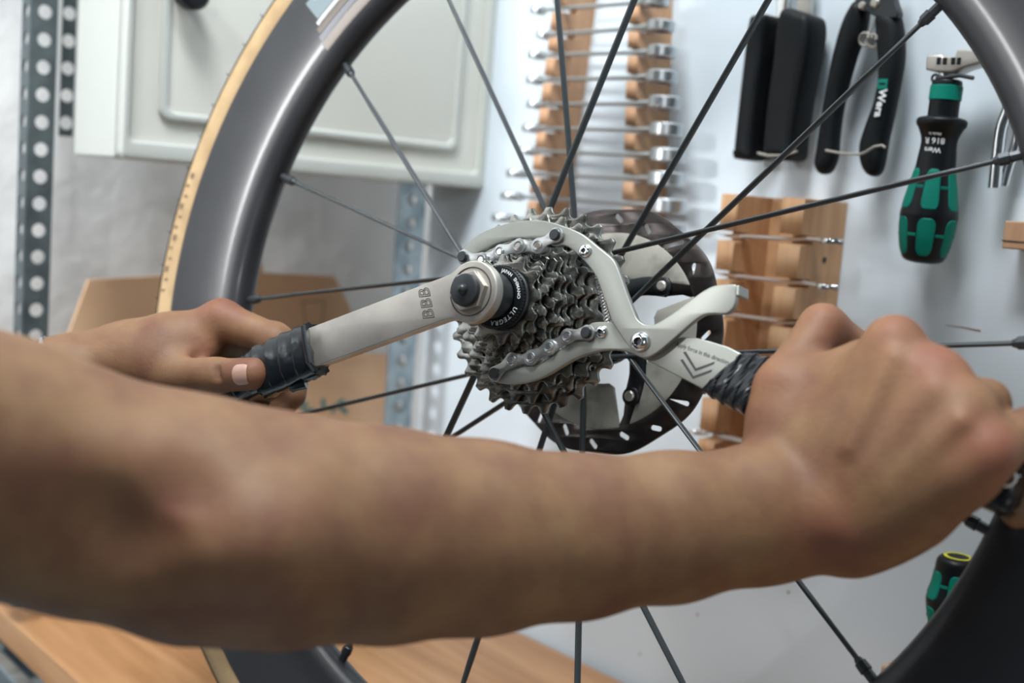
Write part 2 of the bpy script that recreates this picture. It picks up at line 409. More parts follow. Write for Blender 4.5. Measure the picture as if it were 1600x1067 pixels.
# cardboard cut-outs standing on the bench
def sheet_x(name, pts, x, th, material, label, cat, group=None):
    P = [on_x(px, py, x) for px, py in pts]
    yc = sum(p[1] for p in P) / len(P); z0 = BT
    me = plate([[(p[1] - yc, max(p[2], BT + .0) - z0) for p in P]], 0, th, .0004); me.transform(yz)
    o = obj(name, me, material, None, Matrix.Translation((x, yc, z0)), smooth=False); tag(o, label, cat, group); return o, yc
zb_ = 900
c1, yc1 = sheet_x('cardboard_sheet', [(40, 1000), (85, 580), (137, 437), (262, 430), (264, 398), (405, 401), (410, 426), (521, 431), (545, 480), (566, 560), (600, 1000)], -1.02, .005, MT['card'],
        'large brown cardboard cut-out with pencil curves standing behind the wheel', 'cardboard')
c2, yc2 = sheet_x('cardboard_sheet', [(440, 1000), (440, 552), (505, 550), (600, 553), (613, 562), (616, 600), (612, 1000)], -.985, .005, MT['cardl'],
        'lighter cardboard sheet with teal marker strokes, lower and nearer the post', 'cardboard')
def line_x(px, x, r, par, yc, mt, name):
    m = MB(); pts = [on_x(a, c, x) - np.array([x, yc, BT]) + np.array([.0028, 0, 0]) for a, c in px]
    m.tube(spl(pts, 5, False), r, 6, sx=1, sy=.3, up=(0, 0, 1)); obj(name, m, mt, par)
line_x([(200, 535), (235, 505), (270, 490), (300, 487), (340, 490)], -1.02, .0014, c1, yc1, MT['pencil'], 'pencil_line')
line_x([(205, 548), (240, 517), (275, 502), (310, 499), (340, 503)], -1.02, .0008, c1, yc1, MT['pencil'], 'pencil_line')
line_x([(470, 470), (478, 520)], -1.02, .0008, c1, yc1, MT['pencil'], 'pencil_line')
line_x([(505, 470), (498, 525)], -1.02, .0008, c1, yc1, MT['pencil'], 'pencil_line')
line_x([(470, 471), (505, 470)], -1.02, .0007, c1, yc1, MT['pencil'], 'pencil_line')
m = MB(); p_, q_ = on_x(186, 438, -1.02), on_x(186, 560, -1.02)
for st in ([(462, 634), (478, 630)], [(502, 622), (504, 640)], [(535, 624), (522, 634), (516, 643)], [(488, 640), (470, 641)], [(528, 634), (540, 644)]):
    line_x(st, -.985, .0022, c2, yc2, MT['teal'], 'marker_stroke')

# ------------------------------------------------------------------ wrench rack (upper left of the board)
def comb_post(zs, ztop, zbot, depth, notch_d, notch_w, back=.0):
    """outline in (depth, z): open notches at heights zs"""
    pts = [(0, zbot), (depth, zbot)]
    for z in sorted(zs):
        pts += [(depth, z - notch_w / 2 - .0005), (depth - notch_d, z - notch_w / 2), (depth - notch_d, z + notch_w / 2), (depth, z + notch_w / 2 + .0005)]
    pts += [(depth, ztop), (0, ztop)]
    return pts
xz_ = Matrix(((0, 0, 1, 0), (-1, 0, 0, 0), (0, 1, 0, 0), (0, 0, 0, 1)))     # plate x -> -y (out of the board), plate y -> z, thickness -> x
PD = .040
wr = []   # left end px, right end px, y
Lpx = [(834, 17, 1026, 2), (843, 56, 1033, 41), (831, 87, 1034, 81), (828, 126, 1034, 120), (829, 164, 1038, 161), (822, 201, 1041, 203), (816, 236, 1043, 243), (798, 271, 1040, 280), (790, 306, 1043, 322), (776, 340, 1040, 360)]
yw = YB - PD + .004
rack1 = empty('wrench_rack', 'slotted wooden rack with two posts holding the row of ratchet wrenches', 'rack', Matrix.Translation(tuple(on_y(950, 330, YB))))
r1o = np.array(on_y(950, 330, YB))
ends = [(on_y(a, c, yw), on_y(e, g, yw)) for a, c, e, g in Lpx]
for (pxf, pyf), (pxb, pyb), nm in (((862, 75), (830, 330), 'post'), ((988, 75), (982, 262), 'post')):
    A = on_y(pxf, pyf, YB - PD); xp = A[0]; Bx = on_y(pxb, pyb, YB - PD)[0]
    zs = []
    for a, c in ends:
        t_ = (xp - a[0]) / (c[0] - a[0]); zs.append(a[2] + (c[2] - a[2]) * t_)
    zt = zs[0] + .03; zbm = zs[-1] - .02
    for i_ in range(0, 1):
        me = plate([comb_post([z - r1o[2] for z in zs], zt - r1o[2], zbm - r1o[2], PD, .020, .0055)], 0, .0115, .0006)
        me.transform(xz_)
        # the left post leans a little
        sl = (A[0] - Bx) / (A[2] - on_y(pxb, pyb, YB - PD)[2])
        shm = Matrix(((1, 0, sl, 0), (0, 1, 0, 0), (0, 0, 1, 0), (0, 0, 0, 1)))
        me.transform(shm); me.transform(Matrix.Translation((A[0] - r1o[0] - sl * (A[2] - r1o[2]), 0, 0)))
        obj('post', me, MT['rackb'], rack1, smooth=False)
sizes = ['smallest', 'second smallest', 'third', 'fourth', 'fifth', 'sixth', 'seventh', 'eighth', 'ninth', 'lowest']
ordn = ['topmost', 'second from the top', 'third from the top', 'fourth from the top', 'fifth from the top', 'fifth from the bottom', 'fourth from the bottom', 'third from the bottom', 'second from the bottom', 'lowest, partly behind the brake rotor']
for i, (a, c) in enumerate(ends):
    Lw = float(np.linalg.norm(c - a)); s = .8 + .045 * i
    # local frame: x along wrench, y out to the room, z up (ring axis)
    fm = frame(a, c - a, (0, -1, 0)); 
    if fm.col[2][2] < 0: fm = frame(a, c - a, (0, 1, 0))
    root = empty('ratchet_wrench', 'polished ratchet ring wrench, %s in the wooden rack' % ordn[i], 'wrench', fm, 'ratchet wrenches in the slotted rack')
    m = MB(); hw = .0042 * s
    pr = [(.012, hw * 1.1, .0022), (.03, hw, .0019), (Lw * .5, hw * .9, .0018), (Lw - .03, hw, .0022), (Lw - .011, hw * 1.5, .0036)]
    m.tube([(x, 0, 0) for x, _, _ in pr], 1.0, 10, sx=[p[1] for p in pr], sy=[p[2] for p in pr], up=(0, 1, 0)); obj('shank', m, MT['wr'], root)
    r = .0128 * s; h = .0050 * s
    m = MB(); m.lathe([(r * .66, -h), (r * .92, -h), (r, -h * .75), (r, h * .75), (r * .92, h), (r * .66, h), (r * .62, h * .9), (r * .62, -h * .9)], 32, (Lw, 0, 0), (0, 0, 1), closed_prof=True); rg = obj('ring_head', m, MT['wr'], root)
    m = MB(); m.lathe([(r * .45, -h * .7), (r * .61, -h * .9), (r * .61, h * .9), (r * .45, h * .7)], 12, (Lw, 0, 0), (0, 0, 1), closed_prof=True); obj('ratchet_insert', m, MT['dark'], rg)
    # open jaw at the other end
    rj = .0090 * s
    jaw = []
    for k in range(25):
        t_ = math.radians(215 + 290 * k / 24 - 180 - 35 + 0); jaw.append((rj * math.cos(math.radians(-145 + 290 * k / 24)), rj * math.sin(math.radians(-145 + 290 * k / 24))))
    jaw += [(-rj * .1, rj * .42), (rj * .05, 0), (-rj * .1, -rj * .42)]
    me = plate([jaw], 0, .0070, .0016, 2); me.transform(Matrix.Rotation(math.radians(12), 4, 'Z')); me.transform(Matrix.Translation((rj * .9, 0, 0))); obj('open_jaw', me, MT['wr'], root)

# second rack (pine) with slim wrenches
P2 = .052
r2o = np.array(on_y(1135, 500, YB))
rack2 = empty('slim_wrench_rack', 'pale pine rack with deep notches holding slim flat wrenches', 'rack', Matrix.Translation(tuple(r2o)))
L2 = [(1092, 366, 1300, 377), (1084, 423, 1292, 448), (1098, 485, 1290, 512), (1080, 547, 1275, 572), (1075, 608, 1262, 634), (1088, 673, 1252, 708)]
y2 = YB - P2 + .010
e2_ = [(on_y(a, c, y2), on_y(e, g, y2)) for a, c, e, g in L2]
xA = on_y(1141, 305, YB - P2)[0]; xB = on_y(1241, 305, YB - P2)[0]
# true verticals lean in the picture; the racks hang slightly askew like in the photo
sl2 = (on_y(1141, 305, YB - P2)[0] - on_y(1122, 500, YB - P2)[0]) / (on_y(1141, 305, YB - P2)[2] - on_y(1122, 500, YB - P2)[2])
ztop = on_y(1141, 303, YB - P2)[2]; zbot = on_y(1105, 712, YB - P2)[2]
for xp, wd in ((xA, .0155), (xB, .0185)):
    zs = []
    for a, c in e2_:
        t_ = (xp - a[0]) / (c[0] - a[0]); zs.append(a[2] + (c[2] - a[2]) * t_ - r2o[2])
    me = plate([comb_post(zs, ztop - r2o[2], zbot - r2o[2], P2, .016, .006)], 0, wd, .0008); me.transform(xz_)
    me.transform(Matrix(((1, 0, sl2, 0), (0, 1, 0, 0), (0, 0, 1, 0), (0, 0, 0, 1)))); me.transform(Matrix.Translation((xp - r2o[0] - sl2 * (ztop - r2o[2]), 0, 0)))
    obj('post', me, MT['rackw'], rack2, smooth=False)
m = MB(); m.box((xA - r2o[0] - .006, -.012, zbot - r2o[2]), (xB - r2o[0] + .004, 0, ztop - r2o[2]), bev=.001); me = m.mesh()
me.transform(Matrix(((1, 0, sl2, 0), (0, 1, 0, 0), (0, 0, 1, 0), (-sl2 * (ztop - r2o[2]) * 0, 0, 0, 1)))); me.transform(Matrix.Translation((-sl2 * (ztop - r2o[2]), 0, 0)))
obj('back_board', me, MT['rackw'], rack2, smooth=False)
q = on_y(1308, 408, YB - .02); m = MB(); m.lathe([(0, .0008), (.0022, .0006), (.0024, -.001)], 12, (xB - r2o[0] + .0093 + sl2 * (q[2] - ztop), -.022, q[2] - r2o[2]), (1, 0, 0)); obj('screw', m, MT['dark'], rack2)
ord2 = ['topmost', 'second from the top', 'third from the top', 'fourth from the top, behind the hook', 'fifth from the top, behind the taped grip', 'lowest, above the forearm']
for i, (a, c) in enumerate(e2_):
    Lw = float(np.linalg.norm(c - a)); fm = frame(a, c - a, (0, 1, 0))
    root = empty('slim_wrench', 'slim silver wrench, %s in the pine rack' % ord2[i], 'wrench', fm, 'slim wrenches in the pine rack')
    m = MB(); m.tube([(.008, 0, 0), (.016, 0, .003), (.026, 0, 0), (Lw - .03, 0, 0), (Lw - .02, .0, .001), (Lw - .006, 0, 0)], .0021, 8, sx=2.2, sy=.75, up=(0, 1, 0)); obj('shank', m, MT['slim'], root)
    for x, rr in ((0.002, .0075), (Lw, .0075)):
        lp = [(rr * math.cos(math.radians(-150 + 300 * k / 24)), rr * math.sin(math.radians(-150 + 300 * k / 24))) for k in range(25)] + [(-rr * .2, rr * .4), (0, 0), (-rr * .2, -rr * .4)]
        if x > .1: lp = [(-p[0], p[1]) for p in lp][::-1]; 
        lp = [(-p[0], p[1]) for p in lp][::-1] if x < .1 and False else lp
        me = plate([lp], 0, .0042, .001); me.transform(Matrix.Translation((x, 0, 0))); obj('open_jaw', me, MT['chrome'] if x > .1 else MT['slim'], root)

# ------------------------------------------------------------------ tools on the board
def traced(pts, y, org):
    return [(p[0] - org[0], p[2] - org[2]) for p in (on_y(a, c, y) for a, c in pts)]
XZ = Matrix(((1, 0, 0, 0), (0, 0, -1, 0), (0, 1, 0, 0), (0, 0, 0, 1)))   # plate x -> x, plate y -> z, thickness -> -y (towards the room)
def blob_handle(pts, y, org, th, bev, name, material, root, sm=5, hole=None):
    lp = spl(traced(pts, y, org), sm)
    me = plate([lp], 0, th, bev, 4); me.transform(XZ); me.transform(Matrix.Translation((0, y - org[1], 0)))
    return obj(name, me, material, root, ang=60)
o3 = np.array(on_y(1215, 120, YB))
cut = empty('crimping_pliers', 'black boxy-handled pliers hanging left of the curved pliers', 'pliers', Matrix.Translation(tuple(o3)))
yh = YB - .022
blob_handle([(1184, 32), (1195, 26), (1208, 25), (1211, 34), (1206, 66), (1196, 140), (1187, 225), (1184, 249), (1162, 250), (1159, 243), (1163, 200), (1172, 120), (1178, 70)], yh, o3, .026, .006, 'grip', MT['rubber'], cut)
blob_handle([(1233, 22), (1245, 16), (1262, 22), (1278, 32), (1276, 80), (1262, 150), (1252, 215), (1246, 249), (1215, 249), (1206, 240), (1212, 170), (1222, 95), (1226, 52)], yh, o3, .028, .006, 'grip', MT['rubber'], cut)
blob_handle([(1208, 60), (1228, 58), (1218, 150), (1209, 240), (1190, 240), (1196, 150)], YB - .010, o3, .008, .002, 'inner_bar', MT['black'], cut)
blob_handle([(1214, -60), (1236, -60), (1234, 0), (1228, 38), (1217, 38), (1216, 0)], YB - .016, o3, .006, .001, 'shank', MT['chrome'], cut)
blob_handle([(1248, -60), (1268, -60), (1268, 0), (1266, 26), (1250, 24)], YB - .016, o3, .006, .001, 'shank', MT['steel'], cut)
m = MB(); m.tube([on_y(a, c, YB - .040) - o3 for a, c in ((1184, 239), (1200, 243), (1225, 243), (1246, 236))], .0009, 8); obj('keeper_wire', m, MT['steel'], cut)
o4 = np.array(on_y(1350, 120, YB))
pl = empty('cable_cutters', 'black cutters with curved spring handles hanging left of the green driver', 'pliers', Matrix.Translation(tuple(o4)))
lg = blob_handle([(1340, 2), (1322, 30), (1308, 75), (1295, 135), (1286, 190), (1279, 235), (1276, 258), (1284, 272), (1298, 268), (1308, 245), (1310, 215), (1318, 160), (1335, 95), (1351, 50), (1356, 10)], yh, o4, .017, .0078, 'grip', MT['rubber'], pl)
rg_ = blob_handle([(1374, 22), (1372, 60), (1376, 110), (1370, 155), (1356, 195), (1346, 230), (1350, 262), (1364, 276), (1378, 265), (1388, 215), (1402, 150), (1412, 90), (1410, 40), (1400, 20)], yh, o4, .017, .0078, 'grip', MT['rubber'], pl)
blob_handle([(1330, -70), (1352, -60), (1362, -20), (1360, 12), (1345, 26), (1334, 20), (1340, 0), (1326, -30)], YB - .018, o4, .007, .0012, 'jaw', MT['dark'], pl)
blob_handle([(1402, -70), (1380, -60), (1360, -25), (1352, 10), (1370, 26), (1398, 30), (1408, 22), (1400, -10)], YB - .026, o4, .007, .0012, 'jaw', MT['dark'], pl)
for a, c, r in ((1348, 9, .0028), (1368, 5, .0035)):
    m = MB(); m.lathe([(0, .0025), (r * .7, .0022), (r, .001), (r, -.004)], 20, on_y(a, c, YB - .029) - o4, (0, -1, 0)); obj('rivet', m, MT['steel'], pl)
m = MB(); c0, c1_ = on_y(1376, 6, YB - .027) - o4, on_y(1357, 60, YB - .027) - o4
for cc in ((1354, 62), (1366, 64)):
    qq = on_y(cc[0], cc[1], YB - .026) - o4
    m.tube([qq + np.array([.0042 * math.cos(t), -.004 + t * .0006, .0042 * math.sin(t)]) for t in np.linspace(0, 4 * math.pi, 40)], .0008, 6)
m.tube([c0, c1_], .0009, 6); m.tube([on_y(1370, 62, YB - .027) - o4, on_y(1376, 20, YB - .027) - o4], .0009, 6); obj('spring', m, MT['steel'], pl)
m = MB(); m.tube([on_y(a, c, YB - .034) - o4 for a, c in ((1290, 235), (1318, 240), (1343, 241), (1352, 238), (1366, 229), (1378, 227), (1383, 230))], .0009, 8); obj('keeper_wire', m, MT['steel'], pl)
q = on_y(1379, 131, YB - .0315) - o4
tm = text_mesh('Wera', .0078, .0002, bold=.0002); fmm = frame(on_y(1375.5, 161, YB - .0312) - o4, on_y(1374, 165, YB) - on_y(1380, 135, YB), (1, 0, .15))
tm.transform(Matrix.Rotation(math.pi, 4, 'X') if fmm.col[2][1] > 0 else Matrix.Identity(4)); tm.transform(fmm); obj('lettering', tm, MT['white'], rg_, smooth=False)
m = MB(); m.box((-.0035, -.0002, -.0032), (.0035, .0002, .0032), Matrix.Translation(tuple(q))); obj('logo_patch', m, MT['green'], rg_, smooth=False)
m = MB(); m.box((-.0022, -.0004, -.0008), (.0022, -.0001, .0008), Matrix.Translation(tuple(q))); obj('logo_bar', m, MT['black'], rg_, smooth=False)

# lathe-type driver handles with green inlays
def driver(name, label, A, B, Rm, prof, inlays, bands, group=None, ring=False, texts=()):
    """A top, B bottom; prof = [(t, r)] fraction along axis -> radius; inlays [(angle_deg, half_w_deg, t0, t1)]"""
    A = np.array(A); B = np.array(B); Ln = np.linalg.norm(B - A); ax = (B - A) / Ln
    front = np.array([0.35, -1, 0]); front -= ax * (front @ ax); front /= np.linalg.norm(front); side = np.cross(ax, front)
    root = empty(name, label, 'screwdriver', Matrix.Translation(tuple(A)), group)
    P = np.array(spl([(t, r) for t, r in prof], 6, False)); m = MB()
    m.lathe([(max(r, 0) * Rm, t * Ln) for t, r in P], 48, (0, 0, 0), ax, ref=front); h = obj('grip', m, MT['black'], root, ang=50)
    def rad(t): return float(np.interp(t, P[:, 0], P[:, 1])) * Rm
    for (an, hw, t0, t1) in inlays:
        nu, nv = 10, 16; vs = []; 
        for j in range(nv + 1):
            t = t0 + (t1 - t0) * j / nv
            # rounded ends
            e = min(j, nv - j) / nv * (t1 - t0) * Ln; rw = rad((t0 + t1) / 2) * math.radians(hw)
            wf = 1 if e > rw else math.sqrt(max(0.02, 1 - (1 - e / rw) ** 2))
            for i in range(nu + 1):
                ang = math.radians(an + hw * wf * (2 * i / nu - 1)); edge = min(i, nu - i, j, nv - j) == 0
                r = rad(t) + (-.0006 if edge else .0005)
                vs.append(ax * t * Ln + (front * math.cos(ang) + side * math.sin(ang)) * r)
        fs = [(j * (nu + 1) + i, j * (nu + 1) + i + 1, (j + 1) * (nu + 1) + i + 1, (j + 1) * (nu + 1) + i) for j in range(nv) for i in range(nu)]
        m = MB(); m.add(vs, fs); obj('green_inlay', m, MT['green'], h)
    for (an, hw, t0, t1) in inlays:      # narrow green bridges joining neighbouring inlays
        tm_ = t0 + (t1 - t0) * .45; m = MB(); m.lathe([(rad(tm_) - .0006, tm_ * Ln - .0011), (rad(tm_) + .00045, tm_ * Ln - .0008), (rad(tm_) + .00045, tm_ * Ln + .0008), (rad(tm_) - .0006, tm_ * Ln + .0011)], 6, (0, 0, 0), ax, ref=front, a0=math.radians(an + 20), a1=math.radians(an + 40))
        obj('green_bridge', m, MT['green'], h)
    for (t0, t1, dr_, mt, nm) in bands:
        m = MB(); m.lathe([(rad(t0) + dr_ * .2, t0 * Ln), (rad(t0) + dr_, t0 * Ln + .0004), (rad(t1) + dr_, t1 * Ln - .0004), (rad(t1) + dr_ * .2, t1 * Ln)], 48, (0, 0, 0), ax, ref=front); obj(nm, m, mt, root)
    for (body, size, t, an, rot) in texts:
        tm = text_mesh(body, size, .0, bold=.00008)
        for v in tm.vertices:
            x, y = v.co.x * rot, v.co.y * rot      # x around, y along (towards the tip)
            tt = t - y / Ln; aa = math.radians(an) - x / rad(t) * -1
            aa = math.radians(an) + x / rad(t) * SIDE
            r = rad(tt) + .0004; v.co = Vector(ax * tt * Ln + (front * math.cos(aa) + side * math.sin(aa)) * r)
        obj('lettering', tm, MT['white'], h, smooth=False)
    if ring:
        m = MB(); m.lathe([(Rm * .42, -.0004), (Rm * .5, -.0007), (Rm * .56, -.0003)], 32, (0, 0, 0), ax); obj('cap_ring', m, MT['yellow'], root)
    return root
SIDE = -1.0
A = on_y(1481, 124, YB - .030); B = on_y(1441, 411, YB - .030)
inl = []
for k in range(6):
    inl += [(-8 + 60 * k, 21, .478 + (0.0 if k % 2 == 0 else .0), .715), (-8 + 60 * k + (30 if False else 0), 21, .745, .965)]
driver('driver_handle', 'green and black driver handle with a chain tool on top, hanging on the board', A, B, .0178,
       [(0, .30), (.005, .44), (.03, .52), (.20, .53), (.202, .60), (.215, .84), (.245, .86), (.27, .76), (.33, .62), (.42, .66), (.50, .72), (.62, .88), (.72, 1.0), (.76, 1.0), (.86, .93), (.94, .82), (.985, .66), (1.0, .3), (1.0, .0)],
       inl, [(.035, .115, .0006, MT['green'], 'green_ring')], texts=[('Made in', .0024, .30, 5, -1), ('816 R', .0052, .335, 5, -1), ('Wera', .0044, .385, 8, -1)])
# chain tool body on the driver bit
o5 = np.array(on_y(1500, 100, YB - .030))
ct = empty('chain_tool', 'small satin steel chain tool with slots fitted on the driver top', 'tool', Matrix.Translation(tuple(o5)))
def pl_at(pts, y, org, th, bev, name, material, root, holes=(), sm=1):
    lp = traced(pts, y, org); lp = spl(lp, sm) if sm > 1 else lp
    me = plate([lp] + [traced(h, y, org) for h in holes], 0, th, bev, 2); me.transform(XZ); me.transform(Matrix.Translation((0, y - org[1], 0)))
    return obj(name, me, material, root, ang=40)
cb = pl_at([(1456, 92), (1459, 88), (1480, 87), (1484, 91), (1500, 90), (1504, 80), (1540, 78), (1547, 80), (1541, 101), (1515, 108), (1496, 116), (1470, 115), (1455, 111)], YB - .030, o5, .015, .0016, 'body', MT['steel'], ct)
for x in (1464.5, 1474, 1487, 1496):
    pl_at([(x, 90), (x + 5.5, 90), (x + 4.2, 101), (x - 1, 101)], YB - .0378, o5, .001, .0001, 'slot', MT['black'], cb)
m = MB(); a_, b_ = on_y(1541, 92, YB - .030) - o5, on_y(1580, 92, YB - .030) - o5
m.tube([a_, a_ + (b_ - a_) * .25, a_ + (b_ - a_) * .26, b_], [.0058, .0058, .003, .003], 20); obj('pin_screw', m, MT['dark'], ct)
m = MB(); m.tube([on_y(1478, 112, YB - .030) - o5, on_y(1476, 128, YB - .030) - o5], .0042, 16); obj('bit', m, MT['chrome'], ct)
m = MB(); m.tube([on_y(a, c, YB - .036) - o5 for a, c in ((1463, 122), (1478, 121), (1500, 118), (1521, 122))], .0013, 8); m.tube([on_y(1461, 122, YB - .036) - o5 + np.array([.0022 * math.cos(t), 0, .0022 * math.sin(t)]) for t in np.linspace(0, 6.28, 14)], .0009, 6); obj('cross_pin', m, MT['dark'], ct)

# chrome lever tool at the right edge
o6 = np.array(on_y(1575, 200, YB))
lv = empty('chrome_lever_tool', 'wavy chrome hand tool hanging at the right edge beside the driver', 'tool', Matrix.Translation(tuple(o6)))
def bar(px, y, th, w, name, material, root, org):
    m = MB(); pts = spl([on_y(a, c, y) - org for a, c in px], 6, False); m.tube(pts, 1.0, 12, sx=w, sy=th, up=(1, 0, 0)); return obj(name, m, material, root)
bar([(1578, 112), (1580, 140), (1577, 165), (1566, 195), (1562, 215), (1558, 250), (1554, 294)], YB - .020, .004, .0040, 'handle', MT['chrome'], lv, o6)
bar([(1590, 112), (1590, 150), (1596, 185), (1592, 205), (1584, 235), (1574, 268), (1568, 290)], YB - .012, .003, .0032, 'handle', MT['chrome'], lv, o6)
bar([(1584, 60), (1584, 90), (1583, 120)], YB - .016, .005, .006, 'head', MT['dark'], lv, o6)

# small wood block at the right edge, cork block and second driver at lower right
q0, q1 = on_y(1584, 346, YB - .012), on_y(1640, 394, YB - .012)
m = MB(); m.box((q0[0], YB - .024, q1[2]), (q1[0], YB, q0[2] ), bev=.001); m2 = m.mesh(); c_ = Vector(((q0[0] + q1[0]) / 2, YB, q0[2])); m2.transform(Matrix.Translation(-c_))
wb = obj('wood_block', m2, MT['rackb'], None, Matrix.Translation(c_), smooth=False); tag(wb, 'small brown wood block screwed to the board at the right edge', 'block')
m = MB(); m.box((q0[0] - c_.x - .0002, -.0245, -.0125), (q1[0] - c_.x, -.0235, -.0118)); obj('saw_cut', m, MT['engrave'], wb, smooth=False)
yc = YB - .03
q0, q1 = on_y(1376, 1037, YB - .055), on_y(1640, 1100, YB - .055)
m = MB(); m.box((q0[0], YB - .055, q0[2] - .03), (q1[0] + .02, YB, q0[2]), bev=.002); m2 = m.mesh(); c_ = Vector((q0[0], YB, q0[2])); m2.transform(Matrix.Translation(-c_))
tag(obj('cork_block', m2, MT['cork'], None, Matrix.Translation(c_), smooth=False), 'speckled brown block on the board at the lower right behind the rim', 'block')
A = on_y(1497, 870, YB - .03); zc = q0[2]
Bp = on_y(1478, 1010, YB - .03); Bp[2] = zc + .001
inl2 = []
for k in range(6): inl2 += [(-12 + 60 * k, 21, .12, .38), (-12 + 60 * k, 21, .43, .66)]
driver('driver_handle', 'green and black driver handle with yellow cap ring, standing cap up behind the rim', A, Bp, .0158,
       [(0, .0), (.0, .55), (.02, .72), (.06, .80), (.14, .82), (.25, .88), (.36, 1.0), (.42, 1.0), (.52, .90), (.66, .72), (.76, .60), (.85, .70), (.88, .66), (.95, .45), (1, .42), (1, 0)], inl2, [], ring=True)

# ------------------------------------------------------------------ the wheel
wheel = empty('bicycle_wheel', 'deep black carbon rear wheel with tan-sided tyre standing on the bench', 'wheel', WM)
RN = .254
half = [(.2525, 0), (.2530, .0035), (.2545, .0065), (.2575, .0092), (.262, .0114), (.268, .0130), (.275, .0141), (.283, .0147), (.292, .0149), (.303, .0148), (.311, .0143), (.3155, .0134), (.3168, .0115)]
prof = half[::-1] + [(r, -z) for r, z in half[1:]] + [(.310, -.0105), (.306, -.007), (.306, .007), (.310, .0105)]
m = MB(); m.lathe(prof, 220, (0, 0, 0), (0, 0, 1), closed_prof=True); rim = obj('rim', m, MT['carbon'], wheel, ang=40)
tc_, tr = .3235, .0142
def arc(a0, a1, n, r=tr): return [(tc_ + r * math.cos(math.radians(a0 + (a1 - a0) * k / n)), r * math.sin(math.radians(a0 + (a1 - a0) * k / n))) for k in range(n + 1)]
m = MB(); m.lathe(arc(130, 34, 14) + [(tc_ + tr * .6, 0)] + arc(-34, -130, 14), 220); tyre = obj('tyre', m, MT['tan'], wheel, ang=50)
m = MB(); m.lathe([(tc_ + tr * .75, .008)] + arc(46, -46, 14, tr + .0009) + [(tc_ + tr * .75, -.008)], 220, closed_prof=True); obj('tread', m, MT['tread'], tyre, ang=30)
for k in range(0, 14):
    th = math.radians(128 + k * 4.1)
    m = MB(); p = np.array([(tc_ + tr * .93) * math.cos(th), (tc_ + tr * .93) * math.sin(th), .006]); d_ = np.array([math.cos(th), math.sin(th), .25])
    m.tube([p, p + d_ * .0048], .0004, 5); obj('tyre_whisker', m, MT['tread'], tyre)
# printed hot patch on the sidewall: row of dark dashes
for k in range(12):
    th = math.radians(161.5 + k * 1.35); hw_ = math.radians(.16 + .22 * (k % 3 == 0))
    m = MB(); m.lathe([(tc_ + (tr + .0003) * math.cos(math.radians(g)), (tr + .0003) * math.sin(math.radians(g))) for g in ((72, 78, 84, 90) if k % 2 else (80, 88, 96))], 4, a0=th - hw_, a1=th + hw_); obj('sidewall_print', m, MT['patch'], tyre)
# rim decals near the top left: bars following the rim
def decal(r0, r1, a0, a1, mt, nm='rim_decal'):
    hr = [p[0] for p in half]; hz = [p[1] for p in half]
    pr = [(r, float(np.interp(r, hr, hz)) + .0003) for r in np.linspace(r0, r1, 7)]
    m = MB(); m.lathe(pr, 24, a0=math.radians(a0), a1=math.radians(a1)); obj(nm, m, mt, rim)
decal(.2830, .3010, 118.5, 134.6, MT['decal']); decal(.2795, .2825, 118.5, 135.1, MT['chrome']); decal(.2740, .2788, 118.5, 135.7, MT['decal3']); decal(.2690, .2732, 118.5, 136.2, MT['decal2']); decal(.2615, .2680, 120.5, 136.6, MT['decal3'])
decal(.2590, .2640, 110, 119, MT['decal3']); decal(.266, .302, 104, 117.5, MT['decal2'])
decal(.259, .2615, 228.5, 231.5, MT['decal'])
# hub
m = MB(); m.lathe([(0, .0655), (.0085, .0655), (.0085, .030), (.014, .028), (.026, .0205), (.0275, .0185), (.0275, .0155), (.022, .013), (.0125, .006), (.0115, -.020), (.017, -.028), (.023, -.031), (.0245, -.033), (.0245, -.036), (.018, -.040), (.0165, -.050), (.0165, -.056), (.0085, -.058), (.0085, -.066), (0, -.066)], 64)
obj('hub', m, MT['black'], wheel, ang=30)
PH = 16.7
SP = [(6, 18, -141, 24), (7, -33, 148, 22), (8, 18, 93, 25), (9, -33, -134, 22), (11, 18, 153, 25), (10, -33, -116, 22), (5, -33, 108, 22), (4, -33, 112, 22), (3, 18, 158, 23), (2, -33, 75, 22), (1, -33, 22, 22), (0, 18, 100, 24), (17, -33, -59, 22), (15, -33, -28, 22), (13, -33, -96, 22), (14, 18, -145, 29), (12, -33, -124, 22), (16, -33, -12, 22)]
for k, off, ha, hr_ in SP:
    th = math.radians(PH + 20 * k); Nn = np.array([RN * math.cos(th), RN * math.sin(th), 0.0]); h_ = math.radians(ha); H = np.array([hr_ * .001 * math.cos(h_), hr_ * .001 * math.sin(h_), off * .001])
    d_ = (H - Nn); Ln = np.linalg.norm(d_); d_ /= Ln
    m = MB(); st = [(.010, .0013, .0013), (.028, .0013, .0013), (.050, .0030, .0012), (Ln - .030, .0030, .0012), (Ln - .012, .0015, .0015), (Ln + .002, .0016, .0016)]
    m.tube([Nn + d_ * s_[0] for s_ in st], 1.0, 10, sx=[s_[1] for s_ in st], sy=[s_[2] for s_ in st], up=(0, 0, 1))
    so = obj('spoke', m, MT['spoke'], wheel, ang=60)
    m = MB(); m.tube([Nn - d_ * .003, Nn + d_ * .006, Nn + d_ * .0063, Nn + d_ * .011, Nn + d_ * .0115, Nn + d_ * .0135], [.0026, .0026, .0033, .0031, .0024, .0018], 8); obj('nipple', m, MT['dark'], so, ang=20)

